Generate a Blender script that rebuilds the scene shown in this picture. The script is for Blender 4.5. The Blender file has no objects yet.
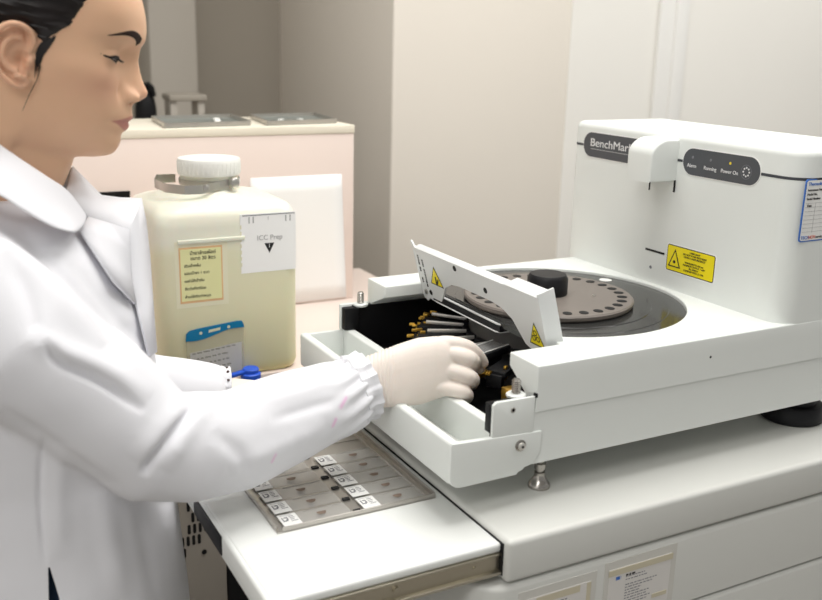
import bpy, bmesh, math, random
from mathutils import Vector, Matrix, noise
random.seed(7)
PI = math.pi
scene = bpy.context.scene
COL = scene.collection

# ------------------------------------------------------------------ camera
CAM_R = ((0.8824615, -0.4697891, 0.0236626), (0.1038228, 0.2435935, 0.9643044), (-0.4587837, -0.8485048, 0.2637367))
CAM_C = Vector((-0.4919, -0.6934, 0.4776))
CR = Matrix(CAM_R)            # rows: camera right, up, back in world axes
cam_data = bpy.data.cameras.new('camera')
cam = bpy.data.objects.new('camera', cam_data)
COL.objects.link(cam)
cam.matrix_world = Matrix.Translation(CAM_C) @ CR.transposed().to_4x4()
cam_data.sensor_fit = 'HORIZONTAL'
cam_data.sensor_width = 36.0
cam_data.lens = 949.39 / 822 * 36.0
cam_data.clip_start = 0.02
scene.camera = cam
cam_data.dof.use_dof = True
cam_data.dof.focus_distance = 1.17
cam_data.dof.aperture_fstop = 5.0

def at(u, v, d):
    """world point seen at (u, v), d metres in front of the lens along the view axis"""
    return CAM_C + CR.transposed() @ Vector(((u - 411) / 949.39 * d, (300 - v) / 949.39 * d, -d))

# ------------------------------------------------------------------ materials
def mat(name, col, rough=0.5, metal=0.0, bump=0.0, bscale=200, mottle=0.0, mscale=6, spec=0.5, trans=0.0, sss=0.0, alpha=1.0, coat=0.0, ior=1.45):
    m = bpy.data.materials.new(name)
    m.use_nodes = True
    nt = m.node_tree
    b = nt.nodes['Principled BSDF']
    b.inputs['Base Color'].default_value = (*col, 1)
    b.inputs['Roughness'].default_value = rough
    b.inputs['Metallic'].default_value = metal
    b.inputs['Specular IOR Level'].default_value = spec
    b.inputs['Transmission Weight'].default_value = trans
    b.inputs['IOR'].default_value = ior
    b.inputs['Coat Weight'].default_value = coat
    b.inputs['Alpha'].default_value = alpha
    if sss:
        b.inputs['Subsurface Weight'].default_value = sss
        b.inputs['Subsurface Radius'].default_value = (0.012, 0.005, 0.003)
        b.inputs['Subsurface Scale'].default_value = 0.6
    tc = nt.nodes.new('ShaderNodeTexCoord')
    n = nt.nodes.new('ShaderNodeTexNoise')
    n.inputs['Scale'].default_value = mscale
    n.inputs['Detail'].default_value = 4
    nt.links.new(tc.outputs['Object'], n.inputs['Vector'])
    mx = nt.nodes.new('ShaderNodeMix'); mx.data_type = 'RGBA'
    k = max(mottle, 0.015)
    mx.inputs[6].default_value = (*[c * (1 - k) for c in col], 1)
    mx.inputs[7].default_value = (*[min(1, c * (1 + k)) for c in col], 1)
    nt.links.new(n.outputs['Fac'], mx.inputs[0])
    nt.links.new(mx.outputs[2], b.inputs['Base Color'])
    if bump:
        n2 = nt.nodes.new('ShaderNodeTexNoise')
        n2.inputs['Scale'].default_value = bscale
        nt.links.new(tc.outputs['Object'], n2.inputs['Vector'])
        bp = nt.nodes.new('ShaderNodeBump')
        bp.inputs['Strength'].default_value = bump
        bp.inputs['Distance'].default_value = 0.001
        nt.links.new(n2.outputs['Fac'], bp.inputs['Height'])
        nt.links.new(bp.outputs['Normal'], b.inputs['Normal'])
    return m

M = {}
M['white'] = mat('white_painted_metal', (0.76, 0.785, 0.76), 0.42, bump=0.05, bscale=900)
M['cabinet'] = mat('cabinet_paint', (0.63, 0.635, 0.605), 0.45, bump=0.05, bscale=900)
M['shelf'] = mat('shelf_laminate', (0.80, 0.815, 0.795), 0.35)
M['lidw'] = mat('lid_paint', (0.70, 0.715, 0.71), 0.4)  # greyed a little to carry the shade on the lid's underside
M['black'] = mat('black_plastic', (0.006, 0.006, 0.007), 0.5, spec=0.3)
M['rubber'] = mat('black_rubber', (0.010, 0.010, 0.012), 0.45, spec=0.3)
M['ring'] = mat('smoked_acrylic', (0.030, 0.030, 0.029), 0.14)
M['disk'] = mat('taupe_disk', (0.175, 0.152, 0.135), 0.42)
M['drum'] = mat('drum_grey', (0.07, 0.068, 0.064), 0.5)
M['panel'] = mat('panel_grey', (0.075, 0.08, 0.09), 0.4)
M['seam'] = mat('seam_dark', (0.05, 0.055, 0.065), 0.5)
M['steel'] = mat('brushed_steel', (0.62, 0.60, 0.56), 0.3, metal=1.0, mottle=0.1, mscale=40)
M['rail'] = mat('rail_steel', (0.55, 0.51, 0.42), 0.35, metal=1.0, mottle=0.12, mscale=20)
M['traym'] = mat('tray_steel', (0.56, 0.53, 0.49), 0.36, metal=0.85, mottle=0.12, mscale=25)
M['brass'] = mat('gold_contacts', (0.75, 0.45, 0.08), 0.3, metal=0.9, mottle=0.3, mscale=120)
M['darksteel'] = mat('dark_steel', (0.42, 0.40, 0.37), 0.25, metal=1.0)
M['pin'] = mat('pin_silver', (0.75, 0.73, 0.69), 0.35, metal=0.7)
M['yellow'] = mat('sticker_yellow', (0.87, 0.72, 0.01), 0.45)
M['ink'] = mat('black_ink', (0.015, 0.015, 0.015), 0.6)
M['inkgrey'] = mat('grey_ink', (0.20, 0.20, 0.22), 0.6)
M['inkpale'] = mat('pale_ink', (0.45, 0.45, 0.45), 0.6)
M['inkblue'] = mat('blue_ink', (0.04, 0.15, 0.50), 0.5)
M['inkwhite'] = mat('white_ink', (0.75, 0.75, 0.75), 0.5)
M['inkred'] = mat('red_ink', (0.6, 0.12, 0.08), 0.5)
M['sticker'] = mat('white_sticker', (0.86, 0.86, 0.84), 0.45)
M['paper'] = mat('paper_white', (0.94, 0.94, 0.93), 0.8)
M['paperg'] = mat('paper_grey', (0.68, 0.66, 0.635), 0.8)
M['tape'] = mat('old_tape', (0.58, 0.53, 0.40), 0.4)
M['sleeveplastic'] = mat('clear_sleeve', (0.62, 0.61, 0.57), 0.25)
M['wall_beige'] = mat('wall_beige', (0.83, 0.775, 0.695), 0.7, mottle=0.02, mscale=3)
M['wall_white'] = mat('wall_white', (0.87, 0.85, 0.80), 0.7, mottle=0.02, mscale=3)
M['wall_dark'] = mat('wall_shaded', (0.36, 0.325, 0.275), 0.7, mottle=0.03, mscale=3)  # the shade of the recess is put into this wall colour
M['column'] = mat('column_paint', (0.46, 0.425, 0.375), 0.7)
M['trimw'] = mat('trim_white', (0.86, 0.85, 0.82), 0.5)
M['floor'] = mat('floor_vinyl', (0.30, 0.28, 0.25), 0.5, mottle=0.1, mscale=20)
M['ceil'] = mat('ceiling_white', (0.8, 0.8, 0.78), 0.8)
M['pink'] = mat('pale_pink_laminate', (0.80, 0.68, 0.62), 0.5, mottle=0.03, mscale=4)
M['cream'] = mat('cream_edge', (0.80, 0.74, 0.62), 0.5)
M['table'] = mat('pale_pink_tabletop', (0.74, 0.63, 0.57), 0.45, mottle=0.04, mscale=9)
M['plate'] = mat('dull_aluminium', (0.36, 0.40, 0.38), 0.3, metal=0.6, mottle=0.1, mscale=15)
M['jug'] = mat('translucent_hdpe', (0.78, 0.765, 0.62), 0.38, mottle=0.03, mscale=6, sss=0.2)
def liquid(m):
    # the jug is filled with yellowish liquid up to a level, above it the plastic is paler
    nt = m.node_tree; b = nt.nodes['Principled BSDF']; src = b.inputs['Base Color'].links[0].from_socket
    tc = nt.nodes.new('ShaderNodeTexCoord'); sp = nt.nodes.new('ShaderNodeSeparateXYZ'); nt.links.new(tc.outputs['Object'], sp.inputs[0])
    rp = nt.nodes.new('ShaderNodeValToRGB'); nt.links.new(sp.outputs['Z'], rp.inputs[0])
    e = rp.color_ramp.elements
    e[0].position = 0.006; e[0].color = (0.74, 0.66, 0.33, 1); e[1].position = 0.205; e[1].color = (0.82, 0.81, 0.69, 1)
    x = rp.color_ramp.elements.new(0.020); x.color = (0.74, 0.70, 0.45, 1)
    x = rp.color_ramp.elements.new(0.185); x.color = (0.76, 0.735, 0.53, 1)
    mx = nt.nodes.new('ShaderNodeMix'); mx.data_type = 'RGBA'; mx.inputs[0].default_value = 0.9
    nt.links.new(src, mx.inputs[6]); nt.links.new(rp.outputs[0], mx.inputs[7]); nt.links.new(mx.outputs[2], b.inputs['Base Color'])
liquid(M['jug'])
M['capw'] = mat('white_cap', (0.88, 0.88, 0.84), 0.4)
M['note'] = mat('yellow_note', (0.80, 0.79, 0.42), 0.7)
M['notee'] = mat('orange_note_edge', (0.78, 0.50, 0.26), 0.7)
M['film'] = mat('label_film', (0.80, 0.77, 0.58), 0.3)
M['bluep'] = mat('blue_plastic', (0.02, 0.10, 0.62), 0.35)
M['teal'] = mat('teal_plastic', (0.0, 0.18, 0.38), 0.35)
M['clearp'] = mat('clear_pouch', (0.70, 0.68, 0.52), 0.15, alpha=0.35)
M['card'] = mat('id_card', (0.60, 0.60, 0.68), 0.5)
M['case'] = mat('beige_case', (0.40, 0.36, 0.31), 0.6, bump=0.1, bscale=600)
M['glass'] = mat('slide_glass', (0.80, 0.80, 0.78), 0.08, alpha=0.16)
M['tissue'] = mat('stained_tissue', (0.20, 0.145, 0.11), 0.6, mottle=0.3, mscale=200)
M['amberled'] = mat('amber_led', (0.85, 0.65, 0.05), 0.3)

# ------------------------------------------------------------------ mesh building
class MB:
    def __init__(self):
        self.bm = bmesh.new()
        self.mats = []
    def mi(self, m):
        if m is None: return 0
        if m not in self.mats: self.mats.append(m)
        return self.mats.index(m)
    def merge(self, b, m=None):
        k = self.mi(m) if m is not None else 0
        vs = [self.bm.verts.new(v.co) for v in b.verts]
        b.verts.index_update()
        for f in b.faces:
            try:
                g = self.bm.faces.new([vs[v.index] for v in f.verts])
                g.material_index = k
                g.smooth = f.smooth
            except ValueError: pass
        b.free()
    def box(self, x0, x1, y0, y1, z0, z1, bev=0.0, seg=2, m=None, rot=None):
        b = bmesh.new()
        bmesh.ops.create_cube(b, size=1)
        for v in b.verts:
            v.co = Vector(((x0 + x1) / 2 + v.co.x * abs(x1 - x0), (y0 + y1) / 2 + v.co.y * abs(y1 - y0), (z0 + z1) / 2 + v.co.z * abs(z1 - z0)))
        if bev:
            bmesh.ops.bevel(b, geom=b.edges[:], offset=bev, segments=seg, profile=0.5, affect='EDGES')
        if rot is not None:
            for v in b.verts: v.co = rot @ v.co
        self.merge(b, m); return self
    def obox(self, c, ax, ay, az, hx, hy, hz, bev=0.0, m=None, seg=2):
        """box about c with half sizes along three given axes"""
        b = bmesh.new()
        bmesh.ops.create_cube(b, size=2)
        for v in b.verts: v.co = Vector((v.co.x * hx, v.co.y * hy, v.co.z * hz))
        if bev: bmesh.ops.bevel(b, geom=b.edges[:], offset=bev, segments=seg, profile=0.5, affect='EDGES')
        for v in b.verts: v.co = Vector(c) + Vector(ax) * v.co.x + Vector(ay) * v.co.y + Vector(az) * v.co.z
        self.merge(b, m); return self
    def loft(self, rings, cap=True, m=None, smooth=True, closed=True):
        b = bmesh.new()
        R = [[b.verts.new(p) for p in r] for r in rings]
        n = len(R[0])
        for i in range(len(R) - 1):
            for j in range(n if closed else n - 1):
                f = b.faces.new((R[i][j], R[i][(j + 1) % n], R[i + 1][(j + 1) % n], R[i + 1][j]))
                f.smooth = smooth
        if cap and closed:
            b.faces.new(R[0][::-1]); b.faces.new(R[-1])
        bmesh.ops.recalc_face_normals(b, faces=b.faces[:])
        self.merge(b, m); return self
    def lathe(self, prof, c, ax=(0, 0, 1), seg=40, m=None, smooth=True):
        """prof: (radius, height along ax) pairs, the ends capped"""
        a = Vector(ax).normalized()
        u = a.orthogonal().normalized(); w = a.cross(u)
        rings = []
        for r, h in prof:
            r = max(r, 1e-5)
            rings.append([Vector(c) + a * h + u * (r * math.cos(2 * PI * k / seg)) + w * (r * math.sin(2 * PI * k / seg)) for k in range(seg)])
        return self.loft(rings, True, m, smooth)
    def cyl(self, p0, p1, r0, r1=None, seg=20, m=None, smooth=True):
        p0 = Vector(p0); d = Vector(p1) - p0
        return self.lathe([(r0, 0), (r1 if r1 is not None else r0, d.length)], p0, d, seg, m, smooth)
    def tube(self, pts, r, seg=10, m=None):
        pts = [Vector(p) for p in pts]
        rs = r if isinstance(r, (list, tuple)) else [r] * len(pts)
        rings = []
        ref = None
        for i, p in enumerate(pts):
            t = (pts[min(i + 1, len(pts) - 1)] - pts[max(i - 1, 0)]).normalized()
            if ref is None: ref = t.orthogonal().normalized()
            u = (ref - t * ref.dot(t)).normalized(); ref = u
            w = t.cross(u)
            rings.append([p + u * (rs[i] * math.cos(2 * PI * k / seg)) + w * (rs[i] * math.sin(2 * PI * k / seg)) for k in range(seg)])
        return self.loft(rings, True, m)
    def prism(self, poly, fr, to, plane='xy', bev=0.0, m=None, seg=3, bev_all=False):
        """poly in a plane, extruded between two values of the third axis; bev rounds the rim at `to`"""
        def P(a, b_, c):
            return {'xy': Vector((a, b_, c)), 'xz': Vector((a, c, b_)), 'yz': Vector((c, a, b_))}[plane]
        b = bmesh.new()
        lo = [b.verts.new(P(x, y, fr)) for x, y in poly]
        hi = [b.verts.new(P(x, y, to)) for x, y in poly]
        n = len(poly)
        for j in range(n): b.faces.new((lo[j], lo[(j + 1) % n], hi[(j + 1) % n], hi[j]))
        b.faces.new(lo[::-1]); top = b.faces.new(hi)
        bmesh.ops.recalc_face_normals(b, faces=b.faces[:])
        if bev:
            es = b.edges[:] if bev_all else list(top.edges)
            bmesh.ops.bevel(b, geom=es, offset=bev, segments=seg, profile=0.5, affect='EDGES', clamp_overlap=True)
        self.merge(b, m); return self
    def text(self, s, o, right, up, size, depth=0.0002, m=None, align='CENTER', squash=1.0):
        c = bpy.data.curves.new('t', 'FONT')
        c.body = s; c.size = size; c.align_x = align; c.align_y = 'CENTER'; c.extrude = depth
        ob = bpy.data.objects.new('t', c); COL.objects.link(ob)
        dg = bpy.context.evaluated_depsgraph_get()
        me = bpy.data.meshes.new_from_object(ob.evaluated_get(dg))
        b = bmesh.new(); b.from_mesh(me)
        R = Vector(right).normalized(); U = Vector(up).normalized(); N = R.cross(U)
        for v in b.verts: v.co = Vector(o) + R * (v.co.x * squash) + U * v.co.y + N * v.co.z
        self.merge(b, m)
        bpy.data.objects.remove(ob); bpy.data.curves.remove(c); bpy.data.meshes.remove(me)
        return self
    def build(self, name, m=None, parent=None, smooth_angle=40, offset=None):
        loc = Vector((0, 0, 0))
        if offset is not None: loc = Vector(offset)
        elif parent is not None:
            p = parent
            while p is not None: loc = loc + p.location; p = p.parent
        for v in self.bm.verts: v.co -= loc
        me = bpy.data.meshes.new(name)
        self.bm.normal_update()
        self.bm.to_mesh(me); self.bm.free()
        for x in self.mats or [m]: me.materials.append(x)
        if m is not None and not self.mats: pass
        if smooth_angle:
            for p_ in me.polygons: p_.use_smooth = True
            me.set_sharp_from_angle(angle=math.radians(smooth_angle))
        o = bpy.data.objects.new(name, me)
        COL.objects.link(o)
        if parent is not None: o.parent = parent
        elif offset is not None: o.location = loc
        return o

def props(o, label=None, cat=None, group=None, kind=None):
    if label: o['label'] = label
    if cat: o['category'] = cat
    if group: o['group'] = group
    if kind: o['kind'] = kind
    return o
def thing(name, loc, label, cat, group=None):
    o = bpy.data.objects.new(name, None); COL.objects.link(o)
    o.location = loc; o.empty_display_size = 0.05
    return props(o, label, cat, group)
def copy_thing(o, loc, label, rz=None):
    r = o.copy(); COL.objects.link(r); r.location = loc; r['label'] = label
    if rz is not None: r.rotation_euler.z = rz
    for ch in list(o.children):
        c = ch.copy(); COL.objects.link(c); c.parent = r
        for g in list(ch.children):
            d = g.copy(); COL.objects.link(d); d.parent = c
    return r
def stadium(cx, cy, hw, hh, r, n=10):
    pts = []
    for sx, sy, a0 in ((1, 1, 0), (-1, 1, PI / 2), (-1, -1, PI), (1, -1, 1.5 * PI)):
        for k in range(n + 1):
            a = a0 + PI / 2 * k / n
            pts.append((cx + sx * (hw - r) + r * math.cos(a), cy + sy * (hh - r) + r * math.sin(a)))
    return pts
def structure(mb, name, m, **k):
    o = mb.build(name, m, **k); o['kind'] = 'structure'; return o

# ------------------------------------------------------------------ the room
FZ = -0.95; CZ = 1.75
structure(MB().box(-3.2, 3.6, -3.0, 3.2, FZ - 0.05, FZ), 'floor', M['floor'])
structure(MB().box(-3.2, 3.6, -3.0, 3.2, CZ, CZ + 0.05), 'ceiling', M['ceil'])
structure(MB().box(0.625, 1.176, 1.5, 2.6, FZ, CZ, bev=0.006), 'wall_back', M['wall_beige'])
structure(MB().box(1.172, 3.6, 1.4975, 2.6, FZ, CZ), 'wall_right', M['wall_white'])
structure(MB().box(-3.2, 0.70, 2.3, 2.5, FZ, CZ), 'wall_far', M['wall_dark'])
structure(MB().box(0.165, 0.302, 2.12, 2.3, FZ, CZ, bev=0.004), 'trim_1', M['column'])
t = MB()
t.box(1.480, 1.585, 1.485, 1.4974, FZ, CZ, bev=0.004).box(1.535, 1.583, 1.478, 1.4974, FZ, CZ, bev=0.003)
structure(t, 'trim_2', M['trimw'])
structure(MB().box(-3.2, -3.1, -3.0, 2.3, FZ, CZ), 'wall_left', M['wall_white'])

# ------------------------------------------------------------------ stainer cabinet with pull-out shelf
cab = thing('instrument_cabinet', (0.25, 0.27, FZ), 'pale grey wheeled cabinet with drawers carrying the large white slide stainer', 'cabinet')
m_ = MB()
m_.box(0.0, 0.80, 0.0, 0.56, -0.0475, 0.0, bev=0.006, seg=4)
top = m_.build('cabinet_top', M['cabinet'], cab)
m_ = MB().box(0.004, 0.79, 0.02, 0.55, FZ + 0.09, -0.0478)
m_.build('carcass', M['cabinet'], cab)
# dark slot in the left end where the shelf runs in
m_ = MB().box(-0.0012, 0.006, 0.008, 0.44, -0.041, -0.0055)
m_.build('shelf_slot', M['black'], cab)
def drawer(z1, z0):
    pts = []
    xl, xr, r = -0.030, 0.80, 0.035
    for k in range(9):
        a = PI + PI / 2 * k / 8
        pts.append((xl + r + r * math.cos(a), 0.001 + r + r * math.sin(a)))
    pts += [(xr, 0.001), (xr, 0.10), (xl, 0.10)]
    b = MB().prism(pts, z0, z1, 'xy', bev=0.007, seg=4)
    return b.build('drawer', M['cabinet'], cab)
drawer(-0.0505, -0.138); drawer(-0.142, -0.34); drawer(-0.344, -0.60)
for sx in (0.06, 0.74):
    for sy in (0.08, 0.5):
        MB().cyl((sx - 0.012, sy, FZ + 0.04), (sx + 0.012, sy, FZ + 0.04), 0.04).box(sx - 0.02, sx + 0.02, sy - 0.02, sy + 0.02, FZ + 0.05, FZ + 0.09).build('castor', M['rubber'], cab)
# shelf
SZ = -0.0065
m_ = MB().box(-0.2420, 0.0, 0.012, 0.435, -0.0165, SZ, bev=0.003, seg=3)
m_.box(-0.2460, -0.226, 0.012, 0.435, -0.036, SZ - 0.001, bev=0.004, seg=3)
sh = m_.build('pull_out_shelf', M['shelf'], cab)
m_ = MB().box(-0.2475, -0.2450, 0.150, 0.25, -0.031, -0.010, bev=0.001)
m_.build('finger_recess', M['rubber'], sh)
m_ = MB()
m_.box(-0.226, 0.0, 0.014, 0.030, -0.0385, -0.0168)
m_.box(-0.226, 0.0, 0.0105, 0.030, -0.0195, -0.0168, bev=0.0008)
m_.box(-0.226, 0.0, 0.0085, 0.030, -0.0400, -0.0365, bev=0.0012)
m_.cyl((-0.118, 0.0145, -0.0275), (-0.118, 0.011, -0.0275), 0.0035, seg=14)
m_.cyl((-0.03, 0.0145, -0.0275), (-0.03, 0.012, -0.0275), 0.002, seg=14)
m_.build('slide_rail', M['rail'], sh)
m_ = MB().box(-0.226, 0.0, 0.4, 0.42, -0.0385, -0.0168)
m_.build('slide_rail', M['rail'], sh)

# two taped notices on the upper drawer
def notice(x0, x1, z0, z1, label, lines, head, kind):
    t = thing('taped_notice', ((x0 + x1) / 2, -0.001, z0), label, 'notice', 'paper notices taped to the drawer front')
    y = 0.001
    MB().box(x0 - 0.006, x1 + 0.008, y - 0.0006, y, z0 - 0.004, z1 + 0.010).build('plastic_sleeve', M['sleeveplastic'], t)
    b = MB()
    b.box(x0, x1, y - 0.0012, y - 0.0006, z0, z1, m=M['paperg'])
    for (za, xa, xb, h, mm) in lines:
        n = max(1, int((xb - xa) / 0.004))
        x = xa
        while x < xb:
            w = random.uniform(0.002, 0.006)
            b.box(x, min(x + w, xb), y - 0.00135, y - 0.0011, za - h / 2, za + h / 2, m=mm)
            x += w + 0.0012
    b.build('sheet', None, t)
    b = MB()
    if kind == 0:
        b.box(x0 - 0.001, x1 + 0.002, y - 0.0018, y - 0.0012, z1 - 0.0075, z1 - 0.0005)
        b.box(x1 - 0.024, x1 - 0.003, y - 0.0018, y - 0.0012, z0 + 0.009, z0 + 0.014)
        b.box(x0 - 0.001, x1 - 0.02, y - 0.0018, y - 0.0012, z0 - 0.001, z0 + 0.004)
    else:
        b.box(x0 + 0.016, x1 - 0.014, y - 0.0014, y - 0.0012, z1 - 0.009, z1 - 0.001)
        b.box(x1 - 0.005, x1 + 0.0005, y - 0.0014, y - 0.0012, z0, z1 - 0.001)
    b.build('tape', M['tape'], t)
    return t
L1 = [(-0.0755 - 0.002, 0.157, 0.170, 0.0022, M['ink'])]
L1 += [(-0.0795 - 0.0035 * k, 0.157, (0.184, 0.187)[k % 2], 0.0011, M['inkgrey']) for k in range(2)]
L1 += [(-0.0895 - 0.0034 * k, 0.157, (0.203, 0.196, 0.180, 0.178, 0.192, 0.188, 0.194, 0.19, 0.182, 0.188, 0.19)[k], 0.0011, M['inkgrey']) for k in range(11)]
L1 += [(-0.0785, 0.143, 0.150, 0.0040, M['inkblue'])]
notice(0.1335, 0.2215, -0.126, -0.0665, 'typed paper notice in a clear sleeve taped to the right on the drawer front', L1, 0, 0)
L2 = [(-0.0765, 0.052, 0.092, 0.0032, M['ink'])] + [(-0.084 - 0.0036 * k, 0.056, (0.078, 0.082, 0.074, 0.086, 0.07, 0.08, 0.082, 0.076)[k], 0.0012, M['inkgrey']) for k in range(8)]
notice(0.022, 0.1085, -0.128, -0.0715, 'paper notice with a printed heading taped on the drawer, nearer its rounded left end', L2, 0, 1)

# ------------------------------------------------------------------ the slide stainer
ins = thing('slide_stainer', (0.29, 0.27, 0.0), 'large white automated slide stainer with open lid and round carousel on the cabinet', 'laboratory instrument')
YN, YF = 0.0613, 0.4710
ZD = 0.1553
CX, CY, RR = 0.246, 0.281, 0.1715
# lower body shell
m_ = MB()
m_.box(0.066, 0.62, YN + 0.0016, YN + 0.006, 0.0445, 0.108)
m_.box(0.0425, 0.62, YF - 0.006, YF - 0.0005, 0.0445, 0.1075)
m_.box(0.036, 0.62, YN + 0.002, YF - 0.002, 0.0445, 0.052)
m_.box(0.612, 0.62, YN + 0.002, YF - 0.002, 0.0445, 0.108)
m_.build('lower_body', M['white'], ins)
# black pit
m_ = MB()
m_.box(0.036, 0.43, 0.0665, 0.464, 0.0525, 0.060)
m_.box(0.0405, 0.43, 0.4560, 0.4640, 0.0525, 0.1205)
m_.box(0.0185, 0.43, 0.0640, 0.0720, 0.0525, 0.1195)
m_.box(0.42, 0.43, 0.0665, 0.464, 0.0525, 0.122)
m_.box(0.0150, 0.062, 0.0640, 0.0770, 0.088, 0.1195, bev=0.001)
m_.box(0.0250, 0.046, 0.452, 0.4640, 0.0885, 0.1195, bev=0.001)
m_.cyl((0.05, 0.4561, 0.107), (0.05, 0.4545, 0.107), 0.002)
m_.build('pit_liner', M['black'], ins)
# deck cover
def opening(xf, y0, y1, low=False):
    pts = [(xf, YN), (xf, y0), (0.135, y0)]
    ysp = math.sqrt(RR * RR - (CX - 0.135) ** 2)
    a0 = math.atan2(-ysp, 0.135 - CX); a1 = math.atan2(ysp, 0.135 - CX)
    n = 56
    for k in range(n + 1):
        a = a0 + (a1 - a0) * k / n
        pts.append((CX + RR * math.cos(a), CY + RR * math.sin(a)))
    if low:      # below the blocks the cover is only a skirt round the pit
        q = []
        for x, y in pts[3:]:
            dx, dy = x - CX, y - CY
            t_ = min([((0.42 - CX) / dx) if dx > 1e-6 else 9, ((y1 - CY) / dy) if dy > 1e-6 else 9, ((y0 - CY) / dy) if dy < -1e-6 else 9])
            q.append((CX + dx * t_, CY + dy * t_))
        pts = pts[:3] + q
    pts += [(0.135, y1), (xf, y1), (xf, YF), (0.60, YF), (0.60, YN)]
    return pts
b = bmesh.new()
lv = []
for (z, y0, y1) in ((0.1045, 0.0680, 0.4640), (0.1225, 0.0880, 0.4560), (0.1400, 0.1143, 0.4167), (ZD, 0.1143, 0.4167)):
    lv.append([b.verts.new((x, y, z)) for x, y in opening(0.068, y0, y1, z < 0.13)])
n = len(lv[0])
for i in range(3):
    for j in range(n): b.faces.new((lv[i][j], lv[i][(j + 1) % n], lv[i + 1][(j + 1) % n], lv[i + 1][j]))
b.faces.new(lv[0][::-1]); topf = b.faces.new(lv[3])
bmesh.ops.recalc_face_normals(b, faces=b.faces[:])
es = [e for e in topf.edges]
es += [e for e in b.edges if abs(e.verts[0].co.x - e.verts[1].co.x) < 1e-6 and e.verts[0].co.x < 0.07 and abs(e.verts[0].co.z - e.verts[1].co.z) > 1e-4]
bmesh.ops.bevel(b, geom=es, offset=0.0042, segments=4, profile=0.5, affect='EDGES', clamp_overlap=True)
bmesh.ops.triangulate(b, faces=[f for f in b.faces if len(f.verts) > 8])
m_ = MB(); m_.merge(b)
deck = m_.build('deck_cover', M['white'], ins)
MB().cyl((0.3126, YN, 0.1318), (0.3126, YN - 0.0005, 0.1318), 0.0014, seg=12).build('plug', M['black'], ins)
# carousel ring (smoked), clipped by the chord under the lid
m_ = MB()
pts = []
XC = 0.129
ysp = math.sqrt((RR - 0.001) ** 2 - (CX - XC) ** 2)
a0 = math.atan2(-ysp, XC - CX); a1 = math.atan2(ysp, XC - CX)
for k in range(73):
    a = a0 + (a1 - a0) * k / 72
    pts.append((CX + (RR - 0.001) * math.cos(a), CY + (RR - 0.001) * math.sin(a)))
m_.prism(pts, 0.144, 0.1515, 'xy', bev=0.001, seg=1)
for rr, h in ((0.150, 0.1522), (0.128, 0.1530)):
    pp = [(CX + rr * math.cos(2 * PI * k / 72), CY + rr * math.sin(2 * PI * k / 72)) for k in range(72)]
    pp = [(max(x, XC + 0.002), y) for x, y in pp]
    m_.prism(pp, 0.150, h, 'xy', bev=0.0008, seg=1)
rg = m_.build('carousel_ring', M['ring'], ins)
m_ = MB()
m_.cyl((0.382, 0.338, 0.152), (0.382, 0.338, 0.1531), 0.009, seg=20)  # white disc paints the bright glint of a small hole
m_.build('hole_glint', M['sticker'], rg)
# raised disk with its holes
DX = CX - 0.007
m_ = MB()
m_.lathe([(0.106, 0.1525), (0.110, 0.156), (0.1105, 0.160), (0.1085, 0.1620), (0.02, 0.1626)], (DX, CY, 0), seg=72, m=M['disk'])
for k in range(28):
    a = 2 * PI * (k + 0.3) / 28
    u = Vector((math.cos(a), math.sin(a), 0)); w = Vector((-u.y, u.x, 0))
    c = Vector((DX, CY, 0)) + u * 0.0955
    rng = [c + u * (0.0066 * math.cos(t_)) + w * (0.0058 * math.sin(t_)) for t_ in [2 * PI * i / 16 for i in range(16)]]
    m_.loft([[p + Vector((0, 0, 0.1605)) for p in rng], [p + Vector((0, 0, 0.16262)) for p in rng]], True, M['black'])
dsk = m_.build('carousel_disk', None, ins)
m_ = MB()
m_.lathe([(0.0258, 0.1620), (0.0265, 0.164), (0.0265, 0.1835), (0.0240, 0.1880), (0.0232, 0.1888), (0.004, 0.1890)], (0.2370, 0.281, 0), seg=48)
m_.build('knob', M['rubber'], ins)
MB().lathe([(0.0022, 0), (0.0018, 0.0012), (0.0004, 0.0016)], (0.285, 0.245, 0.1625), seg=14).build('screw', M['steel'], ins)
# drum under the ring and the stage for the slides
m_ = MB()
m_.lathe([(0.108, 0.062), (0.108, 0.142)], (CX, CY, 0), seg=64)
m_.build('drum', M['drum'], ins)
# bent white guard along the chord
m_ = MB()
for dz, dx, r in ((0.1475, 0.0, 0.0014), (0.1385, -0.003, 0.0009)):
    m_.tube([(0.131 + dx, 0.395, dz), (0.1285 + dx, 0.372, dz), (0.1275 + dx, 0.229, dz), (0.131 + dx, 0.2235, dz), (0.163, 0.2195, dz)], r, 8)
m_.build('guard_rail', M['lidw'], ins)
m_ = MB().box(0.126, 0.16, 0.222, 0.385, 0.139, 0.1465)
m_.build('carousel_skirt', M['rubber'], ins)
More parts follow.
